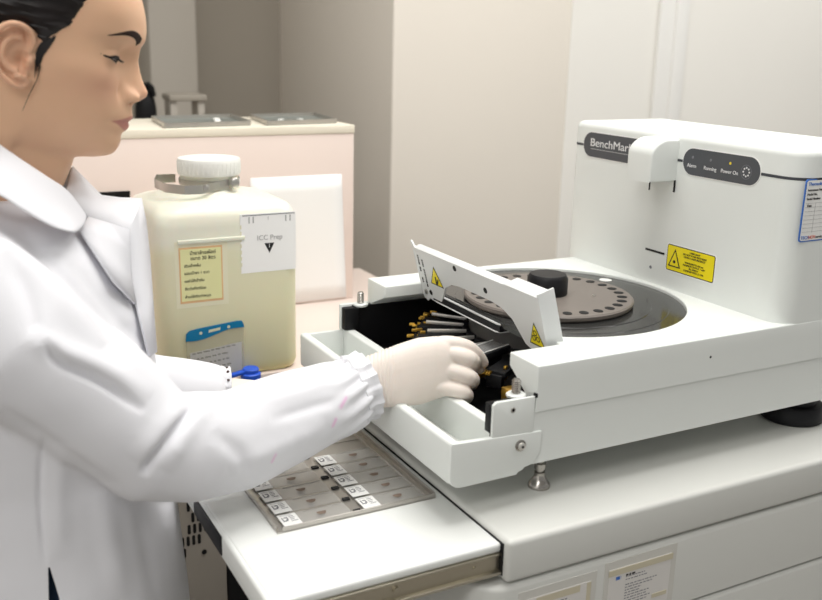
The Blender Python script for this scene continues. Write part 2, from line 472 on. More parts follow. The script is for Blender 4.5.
# radial slide stages with silver pins and gold contacts
def stage(adeg, pin=True):
    a = math.radians(adeg)
    u = Vector((math.cos(a), math.sin(a), 0)); w = Vector((-u.y, u.x, 0)); z = Vector((0, 0, 1))
    c = Vector((CX, CY, 0))
    b = MB()
    b.obox(c + u * 0.142 + z * 0.102, u, w, z, 0.034, 0.0125, 0.0035, bev=0.001)
    b.obox(c + u * 0.112 + z * 0.108, u, w, z, 0.004, 0.009, 0.006, bev=0.001)
    b.obox(c + u * 0.176 + z * 0.094, u, w, z, 0.005, 0.010, 0.008, bev=0.001)
    s = b.build('slide_stage', M['black'], ins)
    if pin:
        q = MB()
        q.obox(c + u * 0.139 + w * 0.0155 + z * 0.1135, u, w, z, 0.0255, 0.0016, 0.0022, bev=0.0006)
        q.build('pin', M['pin'], s)
    g = MB()
    for i in range(10):
        o = (i % 3 - 1) * 0.007 + random.uniform(-.0025, .0025)
        g.obox(c + u * (0.172 + random.uniform(-.016, .016)) + w * o + z * (0.1025 + random.uniform(-.010, .006)), u, w, z, 0.002 + random.random() * 0.003, 0.0012 + random.random() * .0014, 0.0018, bev=0.0004)
    g.build('contact', M['brass'], s)
    return s
for a in (127, 141, 155, 169, 183, 213, 227, 241):
    stage(a, a < 190)
# the stage by the fingertips holds a fresh slide
a = math.radians(199)
u = Vector((math.cos(a), math.sin(a), 0)); w = Vector((-u.y, u.x, 0)); z = Vector((0, 0, 1))
c = Vector((CX, CY, 0))
b = MB(); b.obox(c + u * 0.135 + z * 0.112, u, w, z, 0.040, 0.0155, 0.004, bev=0.0012)
b.obox(c + u * 0.150 + z * 0.103, u, w, z, 0.030, 0.013, 0.0055, bev=0.001)
st = b.build('slide_stage', M['rubber'], ins)
b = MB(); b.obox(c + u * 0.178 + w * 0.004 + z * 0.094, u, w, z, 0.008, 0.007, 0.006, bev=0.001).obox(c + u * 0.165 + w * 0.02 + z * 0.095, u, w, z, 0.012, 0.004, 0.003, bev=0.001)
b.build('contact', M['brass'], st)
b = MB()
b.box(0.078, 0.092, 0.118, 0.142, 0.088, 0.104, bev=0.001)
b.build('contact_block', M['brass'], ins)
# slop basin along the front
m_ = MB()
def wall_x(xa, xb, y0, y1, z0, z1, bev): m_.box(xa, xb, y0, y1, z0, z1, bev=bev, seg=3)
wall_x(-0.0345, -0.0225, YN + 0.003, YF, 0.041, 0.0875, 0.0035)
m_.box(-0.031, 0.042, YN + 0.002, YF, 0.039, 0.046, bev=0.003, seg=3)
m_.box(0.0285, 0.0415, YN + 0.030, YF - 0.001, 0.044, 0.088, bev=0.0025, seg=3)
m_.box(0.0285, 0.0385, YN + 0.003, YN + 0.034, 0.044, 0.083, bev=0.0015, seg=2)
m_.box(-0.031, 0.03, YF - 0.006, YF, 0.041, 0.086, bev=0.002, seg=2)
m_.build('drip_basin', M['white'], ins)
# basin end plate with rounded corner, step and pivot bolt
pts = []
for k in range(9):
    a = PI + PI / 2 * k / 8
    pts.append((-0.0345 + 0.013 + 0.013 * math.cos(a), 0.037 + 0.013 + 0.013 * math.sin(a)))
pts += [(0.0475, 0.0375), (0.0490, 0.0400), (0.0540, 0.0415), (0.0575, 0.0445), (0.0625, 0.0450)]
pts += [(0.0700, 0.0500), (0.0755, 0.0580), (0.0765, 0.0660), (0.0765, 0.0822), (-0.0330, 0.0872), (-0.0345, 0.0855)]
m_ = MB().prism(pts, YN + 0.0045, YN - 0.0012, 'xz', bev=0.0010, seg=2)
ep = m_.build('basin_end_plate', M['white'], ins)
m_ = MB().lathe([(0.0064, 0), (0.0066, 0.0014), (0.0054, 0.0022)], (0.0498, YN - 0.0011, 0.0709), (0, -1, 0), seg=24, m=M['darksteel'])
m_.lathe([(0.0040, 0.0020), (0.0036, 0.0048), (0.0020, 0.0052)], (0.0498, YN - 0.0011, 0.0709), (0, -1, 0), seg=24, m=M['pin'])
m_.lathe([(0.0016, 0.005), (0.0016, 0.0054)], (0.0498, YN - 0.0011, 0.0709), (0, -1, 0), seg=6, m=M['black'])
m_.build('pivot_bolt', None, ins)
# near tab above the end plate
pts = [(0.0150, 0.078), (0.0665, 0.078), (0.0665, 0.1225), (0.0185, 0.1232), (0.0150, 0.1200)]
m_ = MB().prism(pts, YN + 0.0035, YN - 0.0002, 'xz', bev=0.0008, seg=2)
m_.build('side_tab', M['white'], ins)
MB().lathe([(0.0030, 0), (0.0028, 0.0006)], (0.0390, YN - 0.0002, 0.1120), (0, -1, 0), seg=18, m=M['steel']).lathe([(0.0017, 0.0004), (0.0016, 0.0008)], (0.0390, YN - 0.0002, 0.1120), (0, -1, 0), seg=14, m=M['black']).build('screw', None, ins)
MB().box(0.0663, 0.0700, YN - 0.0002, YN + 0.004, 0.1205, 0.1255, bev=0.0008).build('latch_gap', M['black'], ins)
# far tab
MB().box(0.0235, 0.0680, 0.4640, YF - 0.0005, 0.0865, 0.1225, bev=0.001).build('side_tab', M['white'], ins)
# threaded studs on white seats
def stud(x, y, z):
    b = MB()
    b.lathe([(0.0098, 0), (0.0105, 0.0012), (0.0105, 0.003), (0.009, 0.0042)], (x, y, z), seg=28, m=M['white'])
    prof = [(0.0040, 0.004)]
    for k in range(7):
        prof += [(0.0050, 0.0055 + 0.002 * k), (0.0042, 0.0065 + 0.002 * k)]
    prof += [(0.0030, 0.0200)]
    b.lathe(prof, (x, y, z), seg=18, m=M['darksteel'])
    b.build('threaded_stud', None, ins)
stud(0.0520, 0.0760, 0.1195)
stud(0.0520, 0.4600, 0.1195)
# lid, standing open between the blocks
lean = math.atan2(0.018, 0.064)
LB = Vector((0.1250, 0, 0.1450)); LU = Vector((-math.sin(lean), 0, math.cos(lean))); LN = Vector((-math.cos(lean), 0, -math.sin(lean)))
LY0, LY1 = 0.1225, 0.4135
def lp(y, h, n=0.0): return LB + Vector((0, y, 0)) + LU * h + LN * n
poly = [(LY0, -0.003), (LY0, 0.0665)]
poly += [(0.1900, 0.0640), (0.1925, 0.0655), (LY1 - 0.006, 0.0655), (LY1 + 0.002, 0.0750), (LY1 + 0.0035, 0.0740), (LY1, 0.0600), (LY1, -0.0090), (LY1 - 0.010, -0.0125), (LY1 - 0.018, -0.006), (0.383, -0.004)]
for k in range(11):
    t_ = k / 10
    y = 0.363 - t_ * 0.196
    h = 0.0385 * (1 - abs(2 * t_ - 1) ** 5)
    poly.append((y, h + (-0.004)))
poly += [(0.152, -0.009), (0.140, -0.0125)]
b = bmesh.new()
fr = [b.verts.new(lp(y, h, 0.0)) for y, h in poly]
bk = [b.verts.new(lp(y, h, -0.0025)) for y, h in poly]
n = len(poly)
for j in range(n): b.faces.new((fr[j], fr[(j + 1) % n], bk[(j + 1) % n], bk[j]))
b.faces.new(fr); b.faces.new(bk[::-1])
bmesh.ops.recalc_face_normals(b, faces=b.faces[:])
bmesh.ops.triangulate(b, faces=[f for f in b.faces if len(f.verts) > 6])
m_ = MB(); m_.merge(b)
AY = Vector((0, 1, 0))
m_.obox(lp((0.190 + LY1) / 2, 0.0645, -0.006), LN, AY, LU, 0.0062, (LY1 - 0.190) / 2, 0.0013, bev=0.0008)
m_.obox(lp((0.1915 + LY0) / 2, 0.0655, -0.010), LN, AY, LU, 0.0105, (0.1915 - LY0) / 2, 0.0013, bev=0.0008)
m_.obox(lp(LY0, 0.034, -0.0105), LN, AY, LU, 0.0115, 0.0014, 0.0370, bev=0.0010)
m_.obox(lp(LY1, 0.030, -0.006), LN, AY, LU, 0.0065, 0.0014, 0.0340, bev=0.0010)
lid = m_.build('lid', M['lidw'], ins)
def warn_tri(yc, h0, hw, hh):
    b = MB()
    def T(k, n_, mm):
        p = [lp(yc + hw * k, h0 + hh * (1 - k) * 0.36, n_), lp(yc - hw * k, h0 + hh * (1 - k) * 0.36, n_), lp(yc, h0 + hh * (1 - (1 - k) * 0.62), n_)]
        b.loft([[q - LN * 0.0002 for q in p], p], True, mm, smooth=False)
    T(1.0, 0.0004, M['ink']); T(0.84, 0.0006, M['yellow'])
    return b
b = warn_tri(0.3640, 0.020, 0.0170, 0.028)
b.obox(lp(0.364, 0.0275, 0.0008), LN, AY, LU, 0.0002, 0.0014, 0.0055, m=M['ink']).obox(lp(0.360, 0.0265, 0.0008), LN, (AY + LU * .6).normalized(), (LU - AY * .6).normalized(), 0.0002, 0.0013, 0.0042, m=M['ink'])
b.build('warning_triangle', None, lid)
b = warn_tri(0.1410, 0.0015, 0.0150, 0.030)
for dy, dh in ((0, 0.0065), (-0.0038, -0.0005), (0.0038, -0.0005)):
    pts_ = [2 * PI * k / 14 for k in range(14)]
    ring_o = [lp(0.141 + dy + 0.0036 * math.cos(t_), 0.0115 + dh + 0.0038 * math.sin(t_), 0.0009) for t_ in pts_]
    ring_i = [lp(0.141 + dy + 0.0022 * math.cos(t_), 0.0115 + dh + 0.0024 * math.sin(t_), 0.0009) for t_ in pts_]
    b.loft([ring_o, ring_i], False, M['ink'])
b.build('warning_triangle', None, lid)
b = MB()
for (y, h, ln) in ((0.4045, 0.055, 0.012), (0.4045, 0.038, 0.008), (0.4045, 0.022, 0.006), (0.394, 0.050, 0.010), (0.394, 0.036, 0.016), (0.394, 0.018, 0.006)):
    hh = h
    while hh > h - ln:
        s_ = random.uniform(0.001, 0.0026)
        b.obox(lp(y, hh, 0.0003), LN, AY, LU, 0.0002, 0.0016, s_ / 2)
        hh -= s_ + 0.0009
b.build('printed_label', M['ink'], lid)
b = MB()
for y, h in ((0.402, 0.002), (0.1330, -0.004)):
    MB().lathe([(0.0042, 0), (0.0040, 0.0014), (0.002, 0.0018)], lp(y, h, 0), LN, seg=16).build('screw', M['steel'], lid)
b = MB()
for y, h in ((0.305, 0.0590), (0.2370, 0.0460), (0.389, 0.0035)):
    MB().lathe([(0.0040, 0), (0.0036, 0.0005)], lp(y, h, 0), LN, seg=14).build('hole', M['black'], lid)
# tower
def rrect(x0, x1, y0, y1, r, n=8):
    return stadium((x0 + x1) / 2, (y0 + y1) / 2, (x1 - x0) / 2, (y1 - y0) / 2, r, n)
TX0, TX1, TY0, TY1, TZ = 0.425, 0.598, YN + 0.0004, 0.4850, 0.3665
def ringz(z, ins_, r=0.028):
    out = []
    x0, x1, y0, y1 = TX0 + ins_, TX1 - ins_, TY0 + ins_, TY1 - ins_
    for cx_, cy_, sx, sy, a0, q in ((x1, y1, -1, -1, 0, .010), (x0, y1, 1, -1, PI / 2, .008), (x0, y0, 1, 1, PI, r), (x1, y0, -1, 1, 1.5 * PI, .012)):
        q = max(q - ins_, 0.003)
        for k in range(9):
            a = a0 + PI / 2 * k / 8
            out.append(Vector((cx_ + sx * q + q * math.cos(a), cy_ + sy * q + q * math.sin(a), z)))
    return out
rs = [ringz(0.1100, 0.0)]
# a small cove where the tower meets the deck
rs += [ringz(0.30, 0.0), ringz(0.3565, 0.0)]
for k in range(1, 7):
    a = PI / 2 * k / 6
    rs.append(ringz(0.3565 + 0.010 * math.sin(a), 0.010 * (1 - math.cos(a))))
rs.append(ringz(0.3670, 0.06))
m_ = MB().loft(rs)
m_.build('tower', M['white'], ins)
m_ = MB().loft([ringz(0.3300, -0.0004, 0.0284), ringz(0.3334, -0.0004, 0.0284)])
m_.build('seam_band', M['seam'], ins)
# grey control panels
def panel(y0, y1, z0, z1):
    b = MB()
    h = (z1 - z0) / 2
    b.prism(stadium((y0 + y1) / 2, (z0 + z1) / 2, (y1 - y0) / 2 + 0.0012, h + 0.0012, h + 0.001, 12), TX0 + 0.001, TX0 - 0.0005, 'yz', m=M['sticker'])
    b.prism(stadium((y0 + y1) / 2, (z0 + z1) / 2, (y1 - y0) / 2, h, h - 0.0002, 12), TX0 + 0.001, TX0 - 0.0009, 'yz', m=M['panel'])
    return b
RY = Vector((0, -1, 0)); UZ = Vector((0, 0, 1))
b = panel(0.285, 0.4625, 0.3155, 0.3515)
b.text('BenchMark', (TX0 - 0.0011, 0.4470, 0.3365), RY, UZ, 0.0165, m=M['inkwhite'], align='LEFT', squash=1.28)
b.box(TX0 - 0.0013, TX0 - 0.0008, 0.285, 0.4450, 0.3270, 0.3279, m=M['inkpale'])
b.build('name_panel', None, ins)
b = panel(0.1205, 0.2510, 0.3155, 0.3500)
for tx, y in (('Alarm', 0.2345), ('Running', 0.2020), ('Power On', 0.1690)):
    b.text(tx, (TX0 - 0.0011, y, 0.3275), RY, UZ, 0.0068, m=M['inkwhite'])
for y, mm in ((0.2340, M['inkgrey']), (0.2020, M['inkgrey']), (0.1690, M['amberled'])):
    b.lathe([(0.0019, 0), (0.0016, 0.0006)], (TX0 - 0.0008, y, 0.3385), (-1, 0, 0), seg=12, m=mm)
for k in range(8):
    a = 2 * PI * k / 8
    b.lathe([(0.0013, 0), (0.0012, 0.0004)], (TX0 - 0.0008, 0.1420 + 0.0048 * math.cos(a), 0.3310 + 0.0052 * math.sin(a)), (-1, 0, 0), seg=8, m=M['inkwhite'])
o1 = [(TX0 - 0.0012, 0.1420 + 0.0085 * math.cos(2 * PI * k / 24), 0.3310 + 0.0090 * math.sin(2 * PI * k / 24)) for k in range(24)]
o2 = [(TX0 - 0.0012, 0.1420 + 0.0079 * math.cos(2 * PI * k / 24), 0.3310 + 0.0084 * math.sin(2 * PI * k / 24)) for k in range(24)]
b.loft([o1, o2], False, M['inkgrey'])
b.build('status_panel', None, ins)
# nose over the carousel
NX0, NY0, NY1, NZ0, NZ1 = 0.3790, 0.2620, 0.3105, 0.3025, 0.3595
prof = [(TX0 + 0.01, NZ0), (NX0, NZ0)]
for k in range(11):
    a = PI / 2 * k / 10
    prof.append((NX0 + 0.030 * (1 - math.cos(a)), NZ1 - 0.022 + 0.022 * math.sin(a)))
prof.append((TX0 + 0.01, NZ1))
b = bmesh.new()
A = [b.verts.new((x, NY0, z_)) for x, z_ in prof]; B_ = [b.verts.new((x, NY1, z_)) for x, z_ in prof]
n = len(prof)
for j in range(n): b.faces.new((A[j], A[(j + 1) % n], B_[(j + 1) % n], B_[j]))
f1 = b.faces.new(A[::-1]); f2 = b.faces.new(B_)
bmesh.ops.recalc_face_normals(b, faces=b.faces[:])
bmesh.ops.bevel(b, geom=list(f1.edges) + list(f2.edges), offset=0.0035, segments=4, profile=0.5, affect='EDGES', clamp_overlap=True)
m_ = MB(); m_.merge(b)
nose_ = m_.build('dispenser_head', M['white'], ins)
MB().box(NX0 + 0.001, NX0 + 0.0024, NY0 + 0.0005, NY0 + 0.0020, NZ0 - 0.0090, NZ0 + 0.002).build('sensor_pin', M['black'], nose_)
MB().box(TX0 - 0.0026, TX0 - 0.0002, NY0 - 0.0005, NY0 + 0.0010, NZ0 - 0.0140, NZ0 + 0.002).build('sensor_pin', M['black'], nose_)
# laser warning label
b = MB()
y0, y1, z0, z1 = 0.1765, 0.2645, 0.1815, 0.2175
b.prism(stadium((y0 + y1) / 2, (z0 + z1) / 2, (y1 - y0) / 2 + 0.0018, (z1 - z0) / 2 + 0.0018, 0.003, 4), TX0 + 0.001, TX0 - 0.0002, 'yz', m=M['sticker'])
b.prism(stadium((y0 + y1) / 2, (z0 + z1) / 2, (y1 - y0) / 2, (z1 - z0) / 2, 0.003, 4), TX0 + 0.001, TX0 - 0.0004, 'yz', m=M['ink'])
b.prism(stadium((y0 + y1) / 2, (z0 + z1) / 2, (y1 - y0) / 2 - 0.0012, (z1 - z0) / 2 - 0.0012, 0.002, 4), TX0 + 0.001, TX0 - 0.0006, 'yz', m=M['yellow'])
def tri(yc, zc, hw, z_lo, z_hi, d, mm): b.prism([(yc - hw, z_lo), (yc + hw, z_lo), (yc, z_hi)], TX0 - 0.0004, TX0 - d, 'yz', m=mm)
tri(0.2490, 0, 0.0118, 0.1875, 0.2128, 0.0008, M['ink']); tri(0.2490, 0, 0.0088, 0.1892, 0.2090, 0.0010, M['yellow'])
b.lathe([(0.0024, 0), (0.0022, 0.0004)], (TX0 - 0.0009, 0.2490, 0.1950), (-1, 0, 0), seg=12, m=M['ink'])
for k, s_ in enumerate(('LASER LIGHT', 'DO NOT STARE INTO BEAM', 'CLASS 2 LASER PRODUCT', '', 'WAVELENGTH 650 nm', 'MAXIMUM OUTPUT 1 mW', 'IEC 60825-1', 'COMPLIES WITH 21 CFR')):
    if s_: b.text(s_, (TX0 - 0.0008, 0.2125, 0.2125 - 0.0036 * k), RY, UZ, 0.0034, m=M['ink'])
b.build('laser_warning_label', None, ins)
# slot and plug in the tower face
MB().box(TX0 - 0.0006, TX0 + 0.002, 0.2700, 0.3085, 0.1998, 0.2028, bev=0.0005).build('laser_slot', M['black'], ins)
MB().lathe([(0.0024, 0), (0.0020, 0.0006)], (TX0, 0.2950, 0.1775), (-1, 0, 0), seg=14).build('plug', M['inkgrey'], ins)
# record form stuck on the tower's near side
b = MB()
fx0, fx1, fz0, fz1 = 0.4355, 0.515, 0.2575, 0.3325
b.prism(stadium((fx0 + fx1) / 2, (fz0 + fz1) / 2, (fx1 - fx0) / 2, (fz1 - fz0) / 2, 0.004, 5), TY0 + 0.001, TY0 - 0.0004, 'xz', m=M['inkblue'])
b.prism(stadium((fx0 + fx1) / 2, (fz0 + fz1) / 2, (fx1 - fx0) / 2 - 0.0016, (fz1 - fz0) / 2 - 0.0016, 0.003, 5), TY0 + 0.001, TY0 - 0.0006, 'xz', m=M['sticker'])
b.build('form_backing', None, None) if False else None
RX = Vector((1, 0, 0))
b.text('Thermoline', (0.4395, TY0 - 0.0008, 0.3265), RX, UZ, 0.0058, m=M['inkblue'], align='LEFT')
for k, s_ in enumerate(('Instrument Name', 'Model No.', 'Serial Number')):
    b.text(s_, (0.4395, TY0 - 0.0008, 0.3195 - 0.0052 * k), RX, UZ, 0.0040, m=M['ink'], align='LEFT')
b.text('Date', (0.4455, TY0 - 0.0008, 0.3010), RX, UZ, 0.0040, m=M['ink'])
for k in range(8):
    zz = 0.3040 - 0.0049 * k
    b.box(fx0 + 0.003, fx1 - 0.003, TY0 - 0.0008, TY0 - 0.0005, zz - 0.0002, zz + 0.0002, m=M['inkpale'])
for xx in (0.4555, 0.4755, 0.4955):
    b.box(xx, xx + 0.0004, TY0 - 0.0008, TY0 - 0.0005, 0.2680, 0.3040, m=M['inkpale'])
b.text('TECH', (0.4380, TY0 - 0.0008, 0.2625), RX, UZ, 0.0056, m=M['inkblue'], align='LEFT')
b.text('NOV', (0.4505, TY0 - 0.0008, 0.2625), RX, UZ, 0.0056, m=M['inkred'], align='LEFT')
b.text('service', (0.4630, TY0 - 0.0008, 0.2625), RX, UZ, 0.0050, m=M['ink'], align='LEFT')
b.build('record_label', None, ins)
# feet
def level_foot(x, y):
    b = MB().lathe([(0.0125, 0), (0.0128, 0.0018), (0.0122, 0.0040), (0.0090, 0.0085), (0.0066, 0.0125), (0.0060, 0.0160), (0.0062, 0.0180), (0.0042, 0.0185), (0.0042, 0.0215), (0.0066, 0.0220), (0.0066, 0.0285), (0.0036, 0.0290), (0.0036, 0.046)], (x, y, 0), seg=26)
    b.build('levelling_foot', M['darksteel'], ins)
level_foot(0.1000, 0.0900); level_foot(0.1000, 0.4420)
def rubber_foot(x, y):
    b = MB().lathe([(0.038, 0), (0.0405, 0.0020), (0.0408, 0.006), (0.0395, 0.0210), (0.037, 0.0240), (0.030, 0.0250), (0.030, 0.0455)], (x, y, 0), seg=40)
    b.build('rubber_foot', M['rubber'], ins)
rubber_foot(0.5320, 0.1150); rubber_foot(0.5320, 0.4200)

# ------------------------------------------------------------------ slide tray and slides on the shelf
TRZ = SZ
trx0, trx1, try0, try1 = -0.1955, -0.0125, 0.1255, 0.4000
tr = thing('slide_tray', ((trx0 + trx1) / 2, (try0 + try1) / 2, TRZ), 'shallow steel tray of labelled slides lying on the pull-out shelf', 'tray')
b = MB()
b.box(trx0, trx1, try0, try1, TRZ, TRZ + 0.0016)
b.box(trx1 - 0.0022, trx1, try0 + 0.001, try1, TRZ, TRZ + 0.0070, bev=0.0008)
b.box(trx1 - 0.0105, trx1 - 0.0085, try0 + 0.003, try1, TRZ, TRZ + 0.0045, bev=0.0007)
b.box(trx0 + 0.005, trx1, try0, try0 + 0.0020, TRZ, TRZ + 0.0060, bev=0.0008)
b.box(trx0, trx0 + 0.0020, try0 + 0.006, try1, TRZ, TRZ + 0.0060, bev=0.0008)
b.box(trx0, trx1, try1 - 0.002, try1, TRZ, TRZ + 0.006, bev=0.0008)
b.build('pan', M['traym'], tr)
ROWY = [0.1420 + 0.0291 * k for k in range(5)]
COLX = (-0.1865, -0.0968)
for k in range(9):
    y = 0.1420 + 0.0291 * k
    MB().box(COLX[1] - 0.0115, COLX[1] - 0.0030, y - 0.0125, y - 0.0070, TRZ + 0.0014, TRZ + 0.0036, bev=0.0006).build('stop_clip', M['ink'], tr)
for k in range(9):
    for x0 in COLX:
        y = 0.1275 + 0.0291 * k
        MB().box(x0 + 0.03, x0 + 0.074, y - 0.0004, y + 0.0004, TRZ + 0.0014, TRZ + 0.0028).build('divider', M['traym'], tr)

proto = None
names = ['front', 'second', 'third', 'fourth', 'fifth']
for c_, x0 in enumerate(COLX):
    for k, y in enumerate(ROWY):
        lab = 'glass slide with white barcode label, %s row from the tray front, %s column' % (names[k], ('left', 'right')[c_])
        loc = Vector((x0, y, TRZ + 0.0030))
        if proto is None:
            s = thing('microscope_slide', loc, lab, 'slide', 'labelled glass slides in the steel tray')
            MB().box(x0, x0 + 0.0755, y - 0.0125, y + 0.0125, loc.z, loc.z + 0.0011).build('glass', M['glass'], s)
            lb = MB()
            zt = loc.z + 0.0011
            lb.box(x0 + 0.0003, x0 + 0.0200, y - 0.0122, y + 0.0122, zt, zt + 0.0002, m=M['sticker'])
            for i in range(5):
                for j in range(4):
                    if random.random() < 0.72:
                        lb.box(x0 + 0.0028 + 0.0013 * i, x0 + 0.0028 + 0.0013 * (i + 1), y - 0.003 + 0.0022 * j, y - 0.003 + 0.0022 * (j + 1), zt + 0.0002, zt + 0.0003, m=M['inkgrey'])
            for j in range(4):
                lb.box(x0 + 0.0110, x0 + 0.0110 + random.uniform(.004, .0075), y - 0.0045 + 0.0034 * j, y - 0.0033 + 0.0034 * j, zt + 0.0002, zt + 0.0003, m=M['inkgrey'])
            lb.box(x0 + 0.0028, x0 + 0.016, y + 0.0090, y + 0.0100, zt + 0.0002, zt + 0.0003, m=M['inkpale'])
            lb.build('barcode_label', None, s)
            q = MB()
            rng = [Vector((x0 + 0.046 + 0.0050 * math.cos(t_) * (1 + .2 * math.sin(3 * t_)), y + 0.0042 * math.sin(t_) * (1 + .25 * math.cos(2 * t_)), 0)) for t_ in [2 * PI * i / 18 for i in range(18)]]
            q.loft([[p + Vector((0, 0, zt)) for p in rng], [p + Vector((0, 0, zt + 0.00015)) for p in rng]])
            q.build('tissue_section', M['tissue'], s)
            proto = s
        else:
            copy_thing(proto, loc, lab)
# the slide held at the stage
hs = thing('microscope_slide', c + u * 0.130 + z * 0.1162, 'bare glass slide being set on a black stage at the fingertips', 'slide')
MB().obox(c + u * 0.130 + z * 0.1166, u, w, z, 0.0250, 0.0125, 0.0005).build('glass', mat('held_glass', (0.75, 0.75, 0.73), 0.06, alpha=0.18), hs)
b = MB()
for s_ in (-1, 1):
    b.obox(c + u * 0.130 + w * (s_ * 0.0122) + z * 0.1172, u, w, z, 0.0250, 0.0006, 0.0005)
    b.obox(c + u * (0.130 + s_ * 0.0246) + z * 0.1172, u, w, z, 0.0006, 0.0125, 0.0005)
b.build('ground_edge', M['sticker'], hs)

# ------------------------------------------------------------------ table, box, jug behind
tb = thing('side_table', (-0.4, 0.8, FZ), 'pale pink side table standing behind the stainer', 'table')
MB().box(-1.3, 0.36, 0.565, 1.12, -0.03, 0.0, bev=0.002).build('table_top', M['table'], tb)
for x in (-1.24, 0.30):
    for y in (0.70, 1.07):
        MB().box(x - 0.025, x + 0.025, y - 0.025, y + 0.025, FZ, -0.03).build('leg', M['table'], tb)
bx = thing('bench_box', (-0.27, 1.07, 0.0), 'pale pink box unit with a cream lid standing on the side table', 'storage box')
MB().box(-0.80, 0.2430, 0.90, 1.10, 0.0, 0.312, bev=0.001).build('panel', M['pink'], bx)
MB().box(-0.80, 0.2440, 0.8985, 1.11, 0.312, 0.3265, bev=0.0015).build('lid', M['cream'], bx)
MB().box(-0.30, -0.1640, 0.8965, 0.905, 0.2215, 0.2270).box(-0.30, -0.1640, 0.8985, 0.905, 0.2050, 0.2215, m=None).build('handle_slot', M['black'], bx)
t = thing('paper_sheet', (0.13, 0.899, 0.0), 'blank white paper sheet stuck on the pink box behind the jug', 'paper')
b = bmesh.new()
g = []
for i in range(9):
    row = []
    for j in range(9):
        x = 0.0436 + (0.2180 + 0.0100 * (1 - j / 8) - 0.0436) * i / 8
        row.append((x, 0.8988 - 0.0010 * (1 - j / 8) ** 2 - 0.0006 * math.sin(i * .8), 0.004 + 0.2345 * j / 8))
    g.append(row)
m_ = MB()
m_.loft([[Vector(p) for p in r] for r in g], False, None, True, closed=False)
o = m_.build('sheet', M['paper'], t)
md = o.modifiers.new('s', 'SOLIDIFY'); md.thickness = 0.0004
b.free()

def plate(x0, x1, xs, y0, y1, label, marks):
    t = thing('metal_plate', ((x0 + x1) / 2, (y0 + y1) / 2, 0.3265), label, 'tray', 'dull metal trays on the cream lid')
    b = MB()
    p = [(x0, y0), (x1, y0 + 0.02), (x1 + xs, y1), (x0 + xs, y1 - 0.02)]
    b.prism(p, 0.3265, 0.3285, 'xy', m=M['plate'])
    def edge(a, c_):
        a = Vector((*a, 0.3315)); c_ = Vector((*c_, 0.3315)); d = (c_ - a)
        b.obox((a + c_) / 2, d.normalized(), Vector((-d.y, d.x, 0)).normalized(), UZ, d.length / 2, 0.0015, 0.0035, m=M['traym'])
    for i in range(4): edge(p[i], p[(i + 1) % 4])
    b.build('pan', None, t)
    for (x, y) in marks: MB().box(x, x + 0.010, y, y + 0.012, 0.3285, 0.3300, bev=0.0006).build('clip', M['capw'], t)
plate(-0.0976, 0.056, 0.015, 0.910, 1.085, 'metal tray at the left on the cream lid, near the face', [(0.004 + 0.004 * k, 0.955 + 0.016 * k) for k in range(7)][::-1])
plate(0.085, 0.225, 0.02, 0.920, 1.09, 'metal tray at the right end of the cream lid', [(0.112 + 0.013 * k, 0.945 + 0.03 * (k % 3)) for k in range(6)])
# carboy
JX0, JX1, JY0, JY1 = -0.2000, 0.0060, 0.5700, 0.7600
jx, jy = (JX0 + JX1) / 2, (JY0 + JY1) / 2
jug = thing('carboy', (jx, jy, 0.0), 'square translucent yellowish carboy with a white screw cap on the table', 'jug')
def jr(z, s, r, sy=None): 
    hw = (JX1 - JX0) / 2 * s; hh = (JY1 - JY0) / 2 * s
    return [Vector((x, y, z)) for x, y in stadium(jx, jy, hw, hh, r, 8)]
rs = [jr(0.0, 0.93, 0.02), jr(0.004, 0.97, 0.022), jr(0.012, 1.0, 0.024), jr(0.10, 1.0, 0.024), jr(0.222, 1.0, 0.024), jr(0.236, 0.985, 0.026), jr(0.2455, 0.94, 0.03), jr(0.2500, 0.86, 0.035), jr(0.2545, 0.70, 0.045), jr(0.259, 0.56, 0.05)]
def circ(r, z): return [Vector((x, y, z)) for x, y in stadium(jx, jy, r, r, r - 0.0001, 8)]
rs += [circ(0.043, 0.263), circ(0.0415, 0.270), circ(0.0415, 0.286)]
m_ = MB().loft(rs)
m_.box(jx - 0.075, jx + 0.02, JY0 - 0.0022, JY0 + 0.002, 0.2015, 0.2075, bev=0.001)
m_.build('bottle', M['jug'], jug, smooth_angle=60)
b = MB()
prof = [(0.0440, 0.2835), (0.0450, 0.2850), (0.0452, 0.3035), (0.0440, 0.3065), (0.030, 0.3075), (0.024, 0.3060), (0.002, 0.3060)]
b.lathe(prof, (jx, jy, 0), seg=48)
for k in range(40):
    a = 2 * PI * k / 40
    b.obox((jx + 0.0452 * math.cos(a), jy + 0.0452 * math.sin(a), 0.2945), (math.cos(a), math.sin(a), 0), (-math.sin(a), math.cos(a), 0), UZ, 0.0004, 0.0012, 0.0080)
b.build('screw_cap', M['capw'], jug)
# steel bail handle round the neck
b = MB()
def strap(pts, h, th):
    L = []
    for i, p in enumerate(pts):
        p = Vector(p)
        t = (Vector(pts[min(i + 1, len(pts) - 1)]) - Vector(pts[max(i - 1, 0)])).normalized()
        nrm = t.cross(UZ).normalized()
        L.append([p - nrm * th + UZ * h, p + nrm * th + UZ * h, p + nrm * th - UZ * h, p - nrm * th - UZ * h])
    b.loft(L)
zz = 0.2700
strap([(jx + 0.020, jy - 0.040, zz + 0.004), (jx - 0.004, jy - 0.044, zz + 0.001), (jx - 0.030, jy - 0.060, zz), (jx - 0.052, jy - 0.058, zz), (jx - 0.072, jy - 0.030, zz), (jx - 0.078, jy + 0.005, zz + 0.002), (jx - 0.068, jy + 0.035, zz + 0.004), (jx - 0.040, jy + 0.040, zz + 0.003)], 0.0062, 0.0009)
strap([(jx + 0.0433 * math.cos(a), jy + 0.0433 * math.sin(a), zz + 0.004) for a in [2 * PI * k / 32 for k in range(33)]], 0.004, 0.0008)
